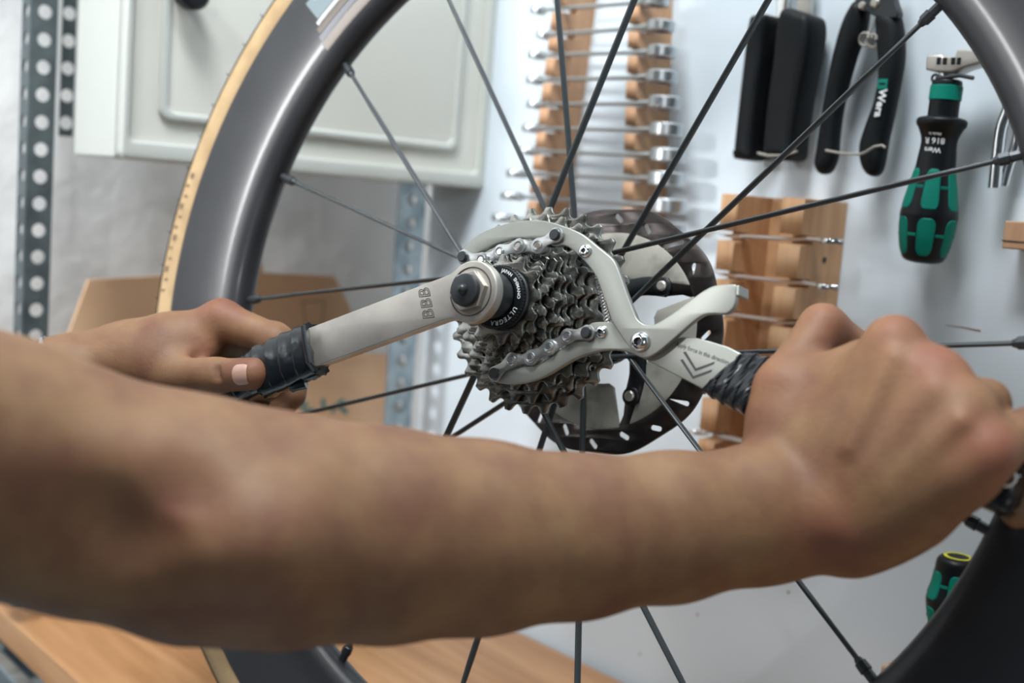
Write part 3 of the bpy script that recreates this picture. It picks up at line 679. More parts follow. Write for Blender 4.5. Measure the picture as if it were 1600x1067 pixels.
# brake rotor
ZR = -.053
rot_ = MB()
def rot_track():
    outer = []
    for k in range(240):
        t = 2 * math.pi * k / 240; outer.append(((.0752 + .0008 * math.cos(10 * t + .6)) * math.cos(t), (.0752 + .0008 * math.cos(10 * t + .6)) * math.sin(t)))
    inner = [(.0595 * math.cos(2 * math.pi * k / 120), .0595 * math.sin(2 * math.pi * k / 120)) for k in range(120)]
    holes = []
    def slot(r, ang, ln, w, tilt):
        c, s = math.cos(math.radians(ang)), math.sin(math.radians(ang)); dx, dy = math.cos(math.radians(ang + tilt)), math.sin(math.radians(ang + tilt)); o = []
        for sg in (1, -1):
            for q in range(7):
                a = math.radians(-90 + 180 * q / 6); ux, uy = (dx * sg, dy * sg); vx, vy = -uy, ux
                o.append((r * c + ux * (ln / 2 + w / 2 * math.cos(a)) + vx * w / 2 * math.sin(a), r * s + uy * (ln / 2 + w / 2 * math.cos(a)) + vy * w / 2 * math.sin(a)))
        holes.append(o)
    for i in range(20):
        ang = -3 + i * 18
        if i % 5 == 3: slot(.0655, ang, .0115, .0028, -40 if i < 10 else 20)
        elif i % 2: slot(.0690, ang, .0045, .0030, 48)
        else: slot(.0655, ang, .0045, .0030, 48)
    return plate([outer, inner] + holes, ZR, .0018, .0002)
rt = obj('brake_rotor', rot_track(), MT['rotor'], wheel, ang=30)
ARM = [34, 124, 210, -62]
for i, a in enumerate(ARM):
    nx = ARM[i - 1]; nx = nx - 360 if nx > a else nx
    a0, a1 = a - 15, nx - 8; lp = [(.0600, a0 + (a1 - a0) * k / 30) for k in range(31)]
    for k in range(31):
        f = 1 - k / 30; lp.append((.0325 + .0265 * f ** 4.5 + .003 * max(0, .06 - f) / .06, a0 + (a1 - a0) * f))
    me = plate([[(r * math.cos(math.radians(t)), r * math.sin(math.radians(t))) for r, t in lp]], ZR, .0028, .0008); obj('cooling_fin', me, MT['fin'], rt, ang=40)
    pts = [(.015, a + 52), (.0245, a + 34), (.034, a + 16), (.0405, a + 6), (.047, a - 2)]
    m = MB(); m.tube(spl([(r * math.cos(math.radians(t)), r * math.sin(math.radians(t)), ZR + .001) for r, t in pts], 6, False), 1.0, 12, sx=.0022, sy=.0058, up=(0, 0, 1)); sa = obj('spider_arm', m, MT['black'], rt, ang=60)
    ca, sa_ = math.cos(math.radians(a)), math.sin(math.radians(a))
    m = MB(); m.lathe([(0, .0034), (.0046, .0034), (.0055, .0028), (.0055, -.002)], 24, (.0452 * ca, .0452 * sa_, ZR + .001)); obj('rivet_boss', m, MT['black'], rt, ang=40)
    m = MB(); m.lathe([(0, .0052), (.0022, .0052), (.0031, .0046), (.0032, .002)], 20, (.0452 * ca, .0452 * sa_, ZR + .001)); obj('rivet', m, MT['steel'], rt, ang=30)
    # lug from rivet to the brake track
    p = np.array([.0452 * ca, .0452 * sa_, ZR]); t2 = math.radians(a - 7); q_ = np.array([.062 * math.cos(t2), .062 * math.sin(t2), ZR])
    m = MB(); m.tube([p, p + (q_ - p) * .6, q_], 1.0, 12, sx=.0009, sy=[.0055, .0065, .010], up=(0, 0, 1)); obj('track_lug', m, MT['rotor'], rt)
m = MB(); m.lathe([(.010, .004), (.018, .004), (.021, .002), (.021, -.003), (.010, -.003)], 40, (0, 0, ZR)); obj('rotor_carrier', m, MT['black'], rt, ang=30)

# cassette
cas = obj('cassette', MB().lathe([(.0155, .0205), (.0165, .021), (.0165, .0615), (.0155, .062)], 48), MT['dark'], wheel, ang=40)
TE = [30, 27, 24, 21, 19, 17, 16, 15, 14, 13, 12]
for i, T in enumerate(TE):
    z = .0255 + i * .00345; Rp = T * .00187; Rt = Rp + .0019; Rr = Rp - .0028
    ph = rng.uniform(0, 2 * math.pi / T) if i else math.radians(3.5); lp = []
    for k in range(T):
        sk_ = rng.uniform(-.03, .03); cut_ = rng.choice([0, 0, 0, .0007]); h = Rt - Rr
        for f, g in ((-.5, 0), (-.38, .04), (-.30, .22), (-.235, .52), (-.18, .84), (-.135 + sk_, 1 - cut_ / h), (.075 + sk_, 1 - cut_ / h), (.15, .82), (.22, .50), (.30, .20), (.385, .04)):
            t = ph + 2 * math.pi * (k + f) / T; r = Rr + h * g; lp.append((r * math.cos(t), r * math.sin(t)))
    loops = [lp]
    if T >= 17:
        ri = (TE[i + 1] if i + 1 < len(TE) else 11) * .00187 - .0095
        loops.append([(ri * math.cos(2 * math.pi * k / 60), ri * math.sin(2 * math.pi * k / 60)) for k in range(60)])
    else: loops.append(circle(0, 0, .0150, 40))
    if T in (30, 27, 24):
        n_ = 15; rr = Rr - .0042
        for k in range(n_):
            t = 2 * math.pi * (k + .3) / n_; loops.append(circle(rr * math.cos(t), rr * math.sin(t), .0011 + .0004 * (k % 2), 10))
    me = plate(loops, z, .0020, .00032, 1); cg = obj('cog', me, MT['edge'], cas, ang=25)
    if T < 17:
        pass
    # spacer / carrier behind each cog
m = MB()
for i in range(3):      # spider arms of the carrier that hold the large cogs
    for k in range(5):
        a = math.radians(72 * k + 20 + i * 5); m.tube([(.016 * math.cos(a), .016 * math.sin(a), .036 - i * .001), ((.046 - .004 * i) * math.cos(a + .2), (.046 - .004 * i) * math.sin(a + .2), .028 + .0035 * i)], 1.0, 8, sx=.0012, sy=.004, up=(0, 0, 1))
obj('carrier', m, MT['dark'], cas)
for i in range(3, 11):
    pass
m = MB(); 
for i in range(3, 11):
    z = .0255 + i * .00345 - .00172; Ri = TE[i] * .00187 - .0085; m.lathe([(Ri - .002, z - .0007), (Ri, z - .0007), (Ri, z + .0007), (Ri - .002, z + .0007)], 40, closed_prof=True)
obj('spacer', m, MT['dark'], cas)
ZL = .0655
m = MB(); kn = []
m.lathe([(.0105, ZL - .004), (.0108, ZL + .0002), (.0118, ZL + .0008), (.0160, ZL + .0008), (.0166, ZL + .0002), (.0168, ZL - .002), (.0150, ZL - .004)], 64, closed_prof=True); lock = obj('lockring', m, MT['black'], cas, ang=30)
m = MB()
for k in range(60):
    t = 2 * math.pi * k / 60; m.box((-.0004, -.0002, -.0012), (.0004, .0002, .0004), Matrix.Translation((.0167 * math.cos(t), .0167 * math.sin(t), ZL)) @ Matrix.Rotation(t, 4, 'Z'))
obj('knurling', m, MT['dark'], cas, smooth=False)
def ring_text(body, size, r0, ang, zz_, par, mt, nm='lettering', space=1.0):
    tm = text_mesh(body, size, .00005, space=space, bold=.00004)
    for v in tm.vertices:
        a = math.radians(ang) - v.co.x / r0; r = r0 + v.co.y; v.co = Vector((r * math.cos(a), r * math.sin(a), zz_ + v.co.z))
    obj(nm, tm, mt, par, smooth=False)
ring_text('JAPAN', .0026, .0140, 66, ZL + .0009, cas, MT['white']); ring_text('SHIMANO', .0026, .0140, 18, ZL + .0009, cas, MT['white'])
ring_text('ULTEGRA', .0036, .0139, -62, ZL + .0009, cas, MT['white'], space=1.25); ring_text('12', .0022, .0140, -118, ZL + .0009, cas, MT['white'])
for i, (ang, rr) in enumerate(((5, .0215), (-12, .0215), (8, .0240))): ring_text(['11T', '12R', 'BA'][i], .0024, rr, ang, .0605 if i < 2 else .0573, cas, MT['print'])

# ------------------------------------------------------------------ lockring tool (left hand)
ZT = .088
tool1 = empty('lockring_wrench', 'flat satin steel lockring wrench with black taped grip in the far hand', 'wrench', WM)
T1 = lambda *p: [wl(a, c, ZT) for a, c in p]
hc = wl(741, 457, ZT); Rh = .0160
E0, E1 = wl(492, 512, ZT), wl(503, 573, ZT)
J0, J1 = wl(705, 432, ZT), wl(720, 497, ZT)
aJ0 = wl(690, 437, ZT); aJ1 = wl(700, 502, ZT)
L0, L1 = wl(300, 592, ZT), wl(312, 648, ZT)
arm_lp = [E0] + [E0 + (np.array(aJ0) - np.array(E0)) * f for f in (.5,)]
arm_pts = [L0, E0, aJ0, wl(708, 430, ZT), wl(716, 424, ZT)]
a_st = math.atan2(wl(716, 424, ZT)[1] - hc[1], wl(716, 424, ZT)[0] - hc[0]); a_en = math.atan2(wl(722, 499, ZT)[1] - hc[1], wl(722, 499, ZT)[0] - hc[0])
while a_en > a_st: a_en -= 2 * math.pi
a_st -= .12; a_en += .12
for k in range(31):
    t = a_st + (a_en - a_st) * k / 30; arm_pts.append((hc[0] + Rh * math.cos(t), hc[1] + Rh * math.sin(t)))
arm_pts += [wl(716, 500, ZT), wl(708, 500, ZT), aJ1, E1, L1]
me = plate([arm_pts], ZT, .0062, .0009, 2); arm = obj('arm', me, MT['steel'], tool1, ang=40)
zf = ZT + .0031
m = MB(); m.lathe([(.0122, zf - .0002), (.0122, zf + .0004), (.0126, zf + .0005), (.0127, zf - .0002)], 48, (hc[0], hc[1], 0)); obj('head_groove', m, MT['engrave'], arm)
m = MB(); m.lathe([(0, zf - .0008), (.0121, zf - .0008), (.0121, zf + .0003)], 48, (hc[0], hc[1], 0)); obj('recess', m, MT['dark'], tool1, ang=30)
hexa = [(hc[0] + .0108 * math.cos(math.radians(60 * k + 12)), hc[1] + .0108 * math.sin(math.radians(60 * k + 12))) for k in range(6)]
me = plate([hexa], zf + .0012, .0042, .0004); obj('socket_hex', me, MT['steel'], tool1, ang=20)
m = MB(); m.lathe([(0, zf + .0064), (.0070, zf + .0064), (.0082, zf + .0058), (.0084, zf + .003), (.0084, zf)], 40, (hc[0] - .0002, hc[1], 0)); obj('bolt_washer', m, MT['dark'], tool1, ang=30)
m = MB(); m.lathe([(0, zf + .0095), (.0016, zf + .0092), (.0026, zf + .0080), (.0029, zf + .0062)], 24, (hc[0] - .0002, hc[1], 0)); obj('bolt_tip', m, MT['dark'], tool1, ang=60)
m = MB(); m.lathe([(.0118, ZT - .003), (.0122, ZT - .006), (.0122, ZL + .004), (.0112, ZL + .0012), (.0100, ZL + .0010)], 48, (0, 0, 0)); obj('socket', m, MT['dark'], tool1, ang=30)
# engraved BBB across the arm
tA, tB = np.array(wl(678, 505, ZT)), np.array(wl(668, 450, ZT)); dd = tB - tA
tm = text_mesh('BBB', .0105, .0, shear=.25, space=1.1)
tcu = bpy.data.curves.new('t', 'FONT'); tcu.body = 'BBB'; tcu.size = .0098; tcu.shear = .25; tcu.fill_mode = 'NONE'; tcu.bevel_depth = .00022; tcu.align_x = 'CENTER'; tcu.align_y = 'CENTER'; tcu.space_character = 1.08; tcu.resolution_u = 3
tob = bpy.data.objects.new('t', tcu); tm = bpy.data.meshes.new_from_object(tob); bpy.data.objects.remove(tob)
ctr = (tA + tB) / 2; an = math.atan2(dd[1], dd[0])
tm.transform(Matrix.Translation((float(ctr[0]), float(ctr[1]), zf)) @ Matrix.Rotation(an, 4, 'Z')); obj('engraved_lettering', tm, MT['engrave'], arm, smooth=False)
# taped grip, wrapped in overlapping turns
def grip_tape(P0, P1, zc_, w0, w1, t0, t1, turns, par, name, tilt=.0, nseg=90, ends=True, rag=.0006, amp=.0006):
    P0, P1 = np.array(P0), np.array(P1); d = P1 - P0; Ln = np.linalg.norm(d); d /= Ln; nrm = np.array([-d[1], d[0]]); vs = []; ns_ = 40
    for i in range(nseg + 1):
        f = i / nseg; hw_ = w0 + (w1 - w0) * f; ht = t0 + (t1 - t0) * f
        for k in range(ns_):
            c = 2 * math.pi * k / ns_; cx, cy = math.cos(c), math.sin(c); e = .72
            x = abs(cx) ** e * math.copysign(1, cx); y = abs(cy) ** e * math.copysign(1, cy)
            ff = f + tilt * x / (Ln / w0)
            step = ((ff * turns + c / (2 * math.pi) * .25) % 1.0); bump_ = amp * (step ** 3 - .3) + amp * .45 * math.sin(f * 17 + 3 * x) * math.cos(c * 2 + f * 9)
            if i in (0, nseg): bump_ += rag * math.sin(k * 2.7)
            q = P0 + d * (ff * Ln + (rag * 2 * math.sin(k * 1.9) if i in (0, nseg) else 0)) + nrm * (hw_ + bump_) * x
            vs.append((q[0], q[1], zc_ + (ht + bump_) * y))
    fs = [(i * ns_ + k, i * ns_ + (k + 1) % ns_, (i + 1) * ns_ + (k + 1) % ns_, (i + 1) * ns_ + k) for i in range(nseg) for k in range(ns_)]
    m = MB(); m.add(vs, fs); m.add([vs[k] for k in range(ns_)], [tuple(range(ns_))], False); m.add([vs[nseg * ns_ + k] for k in range(ns_)], [tuple(range(ns_))], False)
    return obj(name, m, MT['tape'], par, ang=50)
ga, gb = wl(494, 545, ZT), wl(412, 581, ZT); gc = wl(296, 624, ZT)
grip_tape(ga, gb, ZT, .0155, .0158, .0090, .0098, 4, tool1, 'tape_wrap', tilt=-.05)
grip_tape(wl(418, 577, ZT), gc, ZT, .0130, .0135, .0085, .0085, 6, tool1, 'grip')
m = MB(); m.tube([(*wl(492, 514, ZT), ZT + .0095), (*wl(497, 540, ZT), ZT + .0105), (*wl(502, 570, ZT), ZT + .0098), (*wl(500, 580, ZT), ZT + .004)], [.0012, .0014, .0017, .002], 8); obj('tape_edge', m, MT['tape'], tool1)
for (a, c, e, g) in ((498, 582, 482, 590), (478, 600, 460, 606)):
    m = MB(); m.tube([(*wl(a, c, ZT), ZT), (*wl((a + e) / 2, (c + g) / 2 + 2, ZT), ZT + .002), (*wl(e, g, ZT), ZT + .001)], [.003, .0022, .0028], 8); obj('tape_flap', m, MT['tape'], tool1)

# ------------------------------------------------------------------ cassette pliers (right hand)
ZU, ZD = .0560, .0515
tool2 = empty('cassette_pliers', 'silver two-jaw cassette pliers with chain links, black taped grip in the near hand', 'pliers', WM)
def z2(x, y): return (680 + x / 2.54, 300 + y / 2.54)
U = [(97, 250), (118, 225), (145, 196), (200, 158), (280, 130), (360, 116), (440, 117), (520, 139), (590, 170), (650, 218), (700, 258), (722, 285), (742, 335), (765, 400), (790, 465), (806, 503), (828, 523), (852, 530), (885, 523), (950, 483), (1020, 430), (1075, 392), (1115, 374), (1160, 370), (1200, 371),
     (1200, 400), (1199, 430), (1188, 462), (1170, 480), (1150, 486), (1090, 486), (1045, 506), (960, 578), (905, 625), (868, 650), (835, 660), (808, 652), (790, 635), (755, 588), (728, 548), (706, 510), (690, 462), (668, 400), (645, 338), (612, 292), (570, 248), (535, 222), (512, 214), (488, 218), (468, 214), (452, 200), (430, 192),
     (380, 185), (330, 187), (270, 200), (215, 225), (170, 248), (145, 268), (138, 280), (115, 290), (98, 275)]
lp = spl([wl(*z2(*p), ZU) for p in U], 3)
up_j = obj('upper_jaw', plate([lp], ZU, .0036, .0006, 2), MT['plate'], tool2, ang=35)
Dn = [(226, 735), (245, 755), (300, 763), (365, 757), (430, 737), (490, 704), (550, 668), (610, 643), (680, 629), (745, 631), (800, 648), (850, 672), (980, 738), (1100, 800), (1300, 900), (1360, 740), (1197, 632), (1130, 605), (1070, 588), (1010, 576), (960, 580), (880, 600), (800, 600), (760, 580), (728, 545), (710, 520), (670, 517), (632, 520), (612, 533), (585, 555), (550, 590), (500, 630), (460, 660), (400, 688), (340, 697), (280, 712), (262, 690), (235, 700)]
lp = spl([wl(*z2(*p), ZD) for p in Dn], 3)
lo_j = obj('lower_jaw', plate([lp], ZD, .0036, .0006, 2), MT['plate'], tool2, ang=35)
# folded tab at the hook's tip
ta, tb = wl(*z2(1200, 373), ZU), wl(*z2(1199, 425), ZU)
m = MB(); dx = np.array(tb) - np.array(ta); Lt = np.linalg.norm(dx); m.box((0, 0, -.010), (Lt * .8, .0016, .0018), Matrix.Translation((ta[0], ta[1], ZU)) @ Matrix.Rotation(math.atan2(dx[1], dx[0]), 4, 'Z'), bev=.0005); obj('folded_tab', m, MT['plate'], up_j, smooth=False)
def chain(pins, z, par):
    P = [np.array(wl(a, c, z)) for a, c in pins]
    def link(a, c, zz_, nm='link_plate'):
        d = c - a; Ln = np.linalg.norm(d); n = 10; r = .0042; o = []
        for k in range(n + 1): t = math.radians(60 + 240 * k / n); o.append((r * math.cos(t), r * math.sin(t)))
        o.append((Ln / 2, -.0027))
        for k in range(n + 1): t = math.radians(-120 + 240 * k / n); o.append((Ln + r * math.cos(t), r * math.sin(t)))
        o.append((Ln / 2, .0027))
        me = plate([spl(o, 2)], zz_, .0010, .00025); me.transform(Matrix.Translation((a[0], a[1], 0)) @ Matrix.Rotation(math.atan2(d[1], d[0]), 4, 'Z')); obj(nm, me, MT['chain'], par, ang=30)
    for i in range(len(P) - 1):
        o = i % 2 == 0
        link(P[i], P[i + 1], z + (.0008 if o else -.0003)); link(P[i], P[i + 1], z - (.0068 if o else .0056))
    for i, p in enumerate(P):
        big = i in (0, len(P) - 1); r = .0030 if big else .0017
        m = MB(); m.lathe([(0, z + .0034 if big else z + .0021), (r * .85, z + .0034 if big else z + .0021), (r, z + .0027 if big else z + .0017), (r, z - .009), (0, z - .009)], 20, (p[0], p[1], 0)); obj('pivot_pin' if big else 'link_pin', m, MT['dark'] if big else MT['chrome'], par, ang=30)
        if not big:
            m = MB(); m.lathe([(.0021, z + .0014), (.0025, z + .0019), (.0029, z + .0014)], 20, (p[0], p[1], 0)); obj('rivet_rim', m, MT['chain'], par)
        m = MB(); m.lathe([(0, z - .0010), (.0037, z - .0010), (.0037, z - .0050), (0, z - .0050)], 20, (p[0], p[1], 0)); obj('roller', m, MT['chain'], par, ang=30)
chain([(726, 402), (754, 406.5), (783, 394), (812, 385), (842, 384.5), (870, 368)], ZU + .0026, up_j)
chain([(775, 584), (801, 563), (831, 559), (859.5, 543), (888, 526), (919, 520.5)], ZD + .0026, lo_j)
for (a, c, r, z, par) in ((1003.5, 535, .0052, ZU, up_j), (917.5, 393.5, .0036, ZU, up_j), (943, 519.5, .0034, ZD, lo_j)):
    x, y = wl(a, c, z); zt_ = z + .0018
    m = MB(); m.lathe([(r * .42, zt_ + r * .25), (r * .42, zt_ + r * .62), (r * .62, zt_ + r * .62), (r * .86, zt_ + r * .45), (r, zt_ + r * .1), (r, zt_ - .001)], 36, (x, y, 0)); bo = obj('bolt', m, MT['chrome'], par, ang=40)
    m = MB(); m.lathe([(0, zt_ + r * .22), (r * .43, zt_ + r * .22), (r * .43, zt_ + r * .5)], 6, (x, y, 0)); obj('hex_recess', m, MT['dark'], par, smooth=False)
sp0, sp1 = np.array(wl(933, 428, .050)), np.array(wl(951, 508, .050)); dsp = sp1 - sp0; Lsp = np.linalg.norm(dsp); dsp /= Lsp; nsp = np.array([-dsp[1], dsp[0]])
m = MB(); m.tube([(*(sp0 + dsp * Lsp * f + nsp * .0026 * math.cos(f * 2 * math.pi * 17)), .048 + .0026 * math.sin(f * 2 * math.pi * 17)) for f in np.linspace(0, 1, 17 * 14)], .00048, 6); obj('spring', m, MT['chrome'], tool2)
# print on the lower handle
zp = ZD + .00185
tA, tB = np.array(wl(1056, 537, zp)), np.array(wl(1139, 567, zp)); dd = tB - tA
tm = text_mesh('Apply force in this direction', 1.0, 0, bold=.018); w_ = max(v.co.x for v in tm.vertices) - min(v.co.x for v in tm.vertices); sc = np.linalg.norm(dd) / w_
tm.transform(Matrix.Translation((*((tA + tB) / 2), zp)) @ Matrix.Rotation(math.atan2(dd[1], dd[0]), 4, 'Z') @ Matrix.Diagonal((sc, sc * 1.15, 1, 1)))
obj('lettering', tm, MT['print'], lo_j, smooth=False)
for dy_, nm in ((0, 'arrow_mark'), (1, 'arrow_mark')):
    if dy_ == 0: P = [(1071.5, 549), (1087.5, 575.5), (1117, 565), (1115, 569), (1086.5, 580), (1067.5, 550.5)]
    else: P = [(1067, 561), (1083.5, 587.5), (1113, 577), (1111, 581), (1082.5, 592), (1063, 562.5)]
    obj(nm, plate([[wl(a, c, zp) for a, c in P]], zp + .0001, .0001), MT['print'], lo_j, smooth=False)
ga, gb = wl(1134, 582, ZD), wl(1205, 610, ZD); gc = wl(1592, 765, ZD)
grip_tape(ga, gb, ZD, .0130, .0150, .0060, .0100, 4, tool2, 'tape_wrap', tilt=.55, rag=.0003, amp=.0009)
grip_tape(wl(1198, 607, ZD), gc, ZD, .0150, .0125, .0100, .0100, 9, tool2, 'grip')
ex0 = wl(1582, 742, ZD)
m = MB(); m.lathe([(.003, .0), (.0036, .0008), (.0042, 0)], 20, (*wl(1572, 745, ZD + .011), ZD + .0108)); obj('hang_hole', m, MT['white'], tool2)

# ------------------------------------------------------------------ the mechanic: one continuous body mesh per skin surface
def smin(a, b, k):
    h = np.clip(.5 + .5 * (b - a) / k, 0, 1); return b + (a - b) * h - k * h * (1 - h)
def sdf_points(prims, vox):
    P = []
    for p in prims:
        for c, r in ((p['a'], p['ra']), (p['b'], p['rb'])): P += [c - r - .012, c + r + .012]
    P = np.array(P); lo, hi = P.min(0), P.max(0); dims = np.ceil((hi - lo) / vox).astype(int) + 1
    A = np.full(dims, .05, np.float32)
    for p in prims:
        rr = max(p['ra'], p['rb']) * p.get('mx', 1.0) + p['k'] + .008
        l = np.maximum(np.floor((np.minimum(p['a'], p['b']) - rr - lo) / vox).astype(int), 0); h = np.minimum(np.ceil((np.maximum(p['a'], p['b']) + rr - lo) / vox).astype(int) + 1, dims)
        xs = [(lo[i] + np.arange(l[i], h[i]) * vox).astype(np.float32) for i in range(3)]
        X, Y, Z = np.meshgrid(*xs, indexing='ij'); ab = p['b'] - p['a']; L2 = float(ab @ ab) + 1e-12
        dx, dy, dz = X - p['a'][0], Y - p['a'][1], Z - p['a'][2]
        t = np.clip((dx * ab[0] + dy * ab[1] + dz * ab[2]) / L2, 0, 1)
        dx -= t * ab[0]; dy -= t * ab[1]; dz -= t * ab[2]
        if 'n' in p:       # flatten / widen along direction n by factor s
            n = p['n']; q = dx * n[0] + dy * n[1] + dz * n[2]; f = (1 / p['s'] - 1); dx += n[0] * q * f; dy += n[1] * q * f; dz += n[2] * q * f
        ts = t * t * (3 - 2 * t) if p.get('ease') else t
        d = np.sqrt(dx * dx + dy * dy + dz * dz) - (p['ra'] + (p['rb'] - p['ra']) * ts)
        S = A[l[0]:h[0], l[1]:h[1], l[2]:h[2]]
        if p.get('cut'): S[...] = -smin(-S, d, p['k'])
        else: S[...] = smin(S, d.astype(np.float32), p['k'])
    g = openvdb.FloatGrid(.05); g.copyFromArray(A); 
    pts, quads = g.convertToQuads(0.0)
    return pts.astype(float) * vox + lo, quads
def cone(a, b, ra, rb, k=.008, **kw):
    d = dict(a=np.array(a, float), b=np.array(b, float), ra=ra, rb=rb, k=k); d.update(kw); return d
D = at_depth
camf = -fwd     # towards the camera
# right (near) arm: centre-line in the picture with depth, radius in mm follows the seen width
def pxr(px_r, dep): return px_r * dep / FPX
CW = lambda x, y, z: EYE + CAMR @ np.array([x, y, z])
armR = [(-250, 640, .375, 215), (0, 728, .415, 197), (150, 776, .430, 185), (300, 803, .440, 183), (450, 823, .450, 173), (600, 836, .462, 165), (750, 839, .476, 149), (900, 838, .490, 126), (1050, 823, .504, 115), (1170, 806, .514, 104), (1262, 795, .520, 92)]
prR = []
for (x0, y0_, d0, r0), (x1, y1_, d1, r1) in zip(armR[:-1], armR[1:]):
    prR.append(cone(D(x0, y0_, d0), D(x1, y1_, d1), pxr(r0, d0) - .0015, pxr(r1, d1) - .0015, .012, n=camf, s=.88, mx=1.1))
# shape of elbow and muscles
prR += [cone(D(300, 915, .440), D(430, 925, .446), .012, .011, .026), cone(D(235, 800, .395), D(420, 845, .412), .014, .012, .03),
        cone(D(195, 835, .386), D(275, 790, .386), .010, .009, .034, cut=True)]
# hand: heel, metacarpals, knuckles
wr0 = D(1262, 795, .520)
mc = {'i': ((1300, 770, .512), (1398, 538, .498)), 'm': ((1330, 790, .505), (1465, 592, .484)), 'r': ((1345, 808, .498), (1507, 645, .472)), 'p': ((1350, 815, .497), (1543, 705, .462))}
rad_ = {'i': (.017, .0115), 'm': (.017, .0112), 'r': (.016, .0108), 'p': (.016, .0105)}
for k_, (a, c) in mc.items(): prR.append(cone(D(*a), D(*c), rad_[k_][0], rad_[k_][1], .012))
mcs = list(mc.values())
for (a, c), (e, g) in zip(mcs[:-1], mcs[1:]):      # web of skin between neighbouring metacarpals
    for f in (.25, .45, .65, .86):
        P_ = D(*a) * (1 - f) + D(*c) * f; Q_ = D(*e) * (1 - f) + D(*g) * f
        r_ = .0150 - .004 * f; prR.append(cone(P_ - camf * .0012, Q_ - camf * .0012, r_, r_, .010))
prR += [cone(D(1225, 797, .520), D(1320, 792, .512), .0245, .0225, .018, n=camf, s=.88), cone(D(1255, 790, .528), D(1225, 660, .535), .019, .016, .014),
        cone(D(1340, 700, .512), D(1440, 690, .497), .019, .014, .014), cone(D(1270, 680, .524), D(1370, 600, .512), .0165, .0125, .014),
        cone(D(1262, 610, .534), D(1345, 572, .522), .0135, .0115, .010),
        cone(D(1400, 800, .494), D(1500, 735, .474), .0135, .012, .014), cone(D(1330, 850, .505), D(1430, 800, .490), .010, .011, .014)]
prR += [cone(D(1375, 735, .4925), D(1436, 598, .4885), .0135, .0118, .012), cone(D(1420, 745, .487), D(1482, 640, .4775), .0125, .0115, .012)]
# tendons towards the knuckles
for (a, c) in (((1330, 700, .486), (1395, 560, .484)), ((1370, 730, .480), (1458, 612, .471)), ((1390, 760, .476), (1500, 660, .459))): prR.append(cone(D(*a), D(*c), .0010, .0020, .009))
# thumb
prR += [cone(D(1222, 690, .535), D(1224, 606, .538), .0150, .0125, .009), cone(D(1224, 606, .538), D(1286, 513, .552), .0122, .0112, .006), cone(D(1286, 513, .552), D(1352, 556, .560), .0108, .0090, .004)]
# fingers fold over and behind the handle
fi = {'i': [(1398, 538, .498), (1425, 590, .535), (1400, 665, .553), (1370, 720, .545)], 'm': [(1465, 592, .484), (1490, 640, .522), (1462, 715, .540), (1430, 765, .530)],
      'r': [(1507, 645, .472), (1538, 630, .494), (1530, 720, .522), (1495, 785, .512)], 'p': [(1543, 705, .462), (1612, 672, .478), (1630, 730, .498), (1590, 800, .495)]}
rf = {'i': (.0110, .0095, .0088, .0078), 'm': (.0112, .0098, .009, .008), 'r': (.0105, .0098, .009, .0078), 'p': (.0102, .0088, .008, .007)}
for k_ in fi:
    for j in range(3): prR.append(cone(D(*fi[k_][j]), D(*fi[k_][j + 1]), rf[k_][j], rf[k_][j + 1], .0045 if j else .006))
ptsR, qR = sdf_points(prR, .0014)   # near forearm and hand, fine grid
# left (far) arm and hand
prL = []
armL = [(-200, 715, .680, 100), (-40, 650, .695, 88), (110, 600, .705, 74), (200, 568, .710, 62), (262, 548, .706, 60)]
for (x0, y0_, d0, r0), (x1, y1_, d1, r1) in zip(armL[:-1], armL[1:]):
    prL.append(cone(D(x0, y0_, d0), D(x1, y1_, d1), pxr(r0, d0), pxr(r1, d1), .010))
mcL = {'i': ((262, 545, .706), (346, 499, .705)), 'm': ((262, 555, .718), (352, 508, .728)), 'r': ((258, 565, .725), (350, 525, .747)), 'p': ((255, 575, .728), (345, 548, .762))}
for k_, (a, c) in mcL.items(): prL.append(cone(D(*a), D(*c), .0165, .0115, .009))
prL += [cone(D(200, 570, .700), D(268, 584, .690), .016, .0135, .010), cone(D(268, 584, .690), D(338, 587, .676), .0128, .0100, .006), cone(D(338, 587, .676), D(396, 584, .664), .0098, .0092, .004),
        cone(D(240, 560, .70), D(318, 545, .700), .016, .0095, .010)]
fL = {'i': [(346, 499, .705), (432, 533, .694), (462, 570, .712), (458, 618, .705)], 'm': [(352, 508, .728), (430, 530, .715), (455, 590, .725), (440, 640, .706)], 'r': [(350, 525, .747), (410, 545, .735), (425, 610, .738), (405, 650, .715)], 'p': [(345, 548, .762), (385, 565, .75), (390, 620, .748), (370, 655, .725)]}
rL = (.0112, .0098, .0088, .0078)
for k_ in fL:
    for j in range(3): prL.append(cone(D(*fL[k_][j]), D(*fL[k_][j + 1]), rL[j] * (.86 if k_ == 'p' else 1), rL[j + 1] * (.86 if k_ == 'p' else 1), .0045 if j else .006))
# web fold between thumb and palm; thumb joint creases
prL += [cone(D(332, 540, .682), D(306, 560, .684), .003, .002, .006, cut=True)]
for x in (334, 339, 344): prL.append(cone(D(x, 574, .6655), D(x + 1, 592, .664), .0005, .0005, .0022, cut=True))
ptsL, qL = sdf_points(prL, .0013)
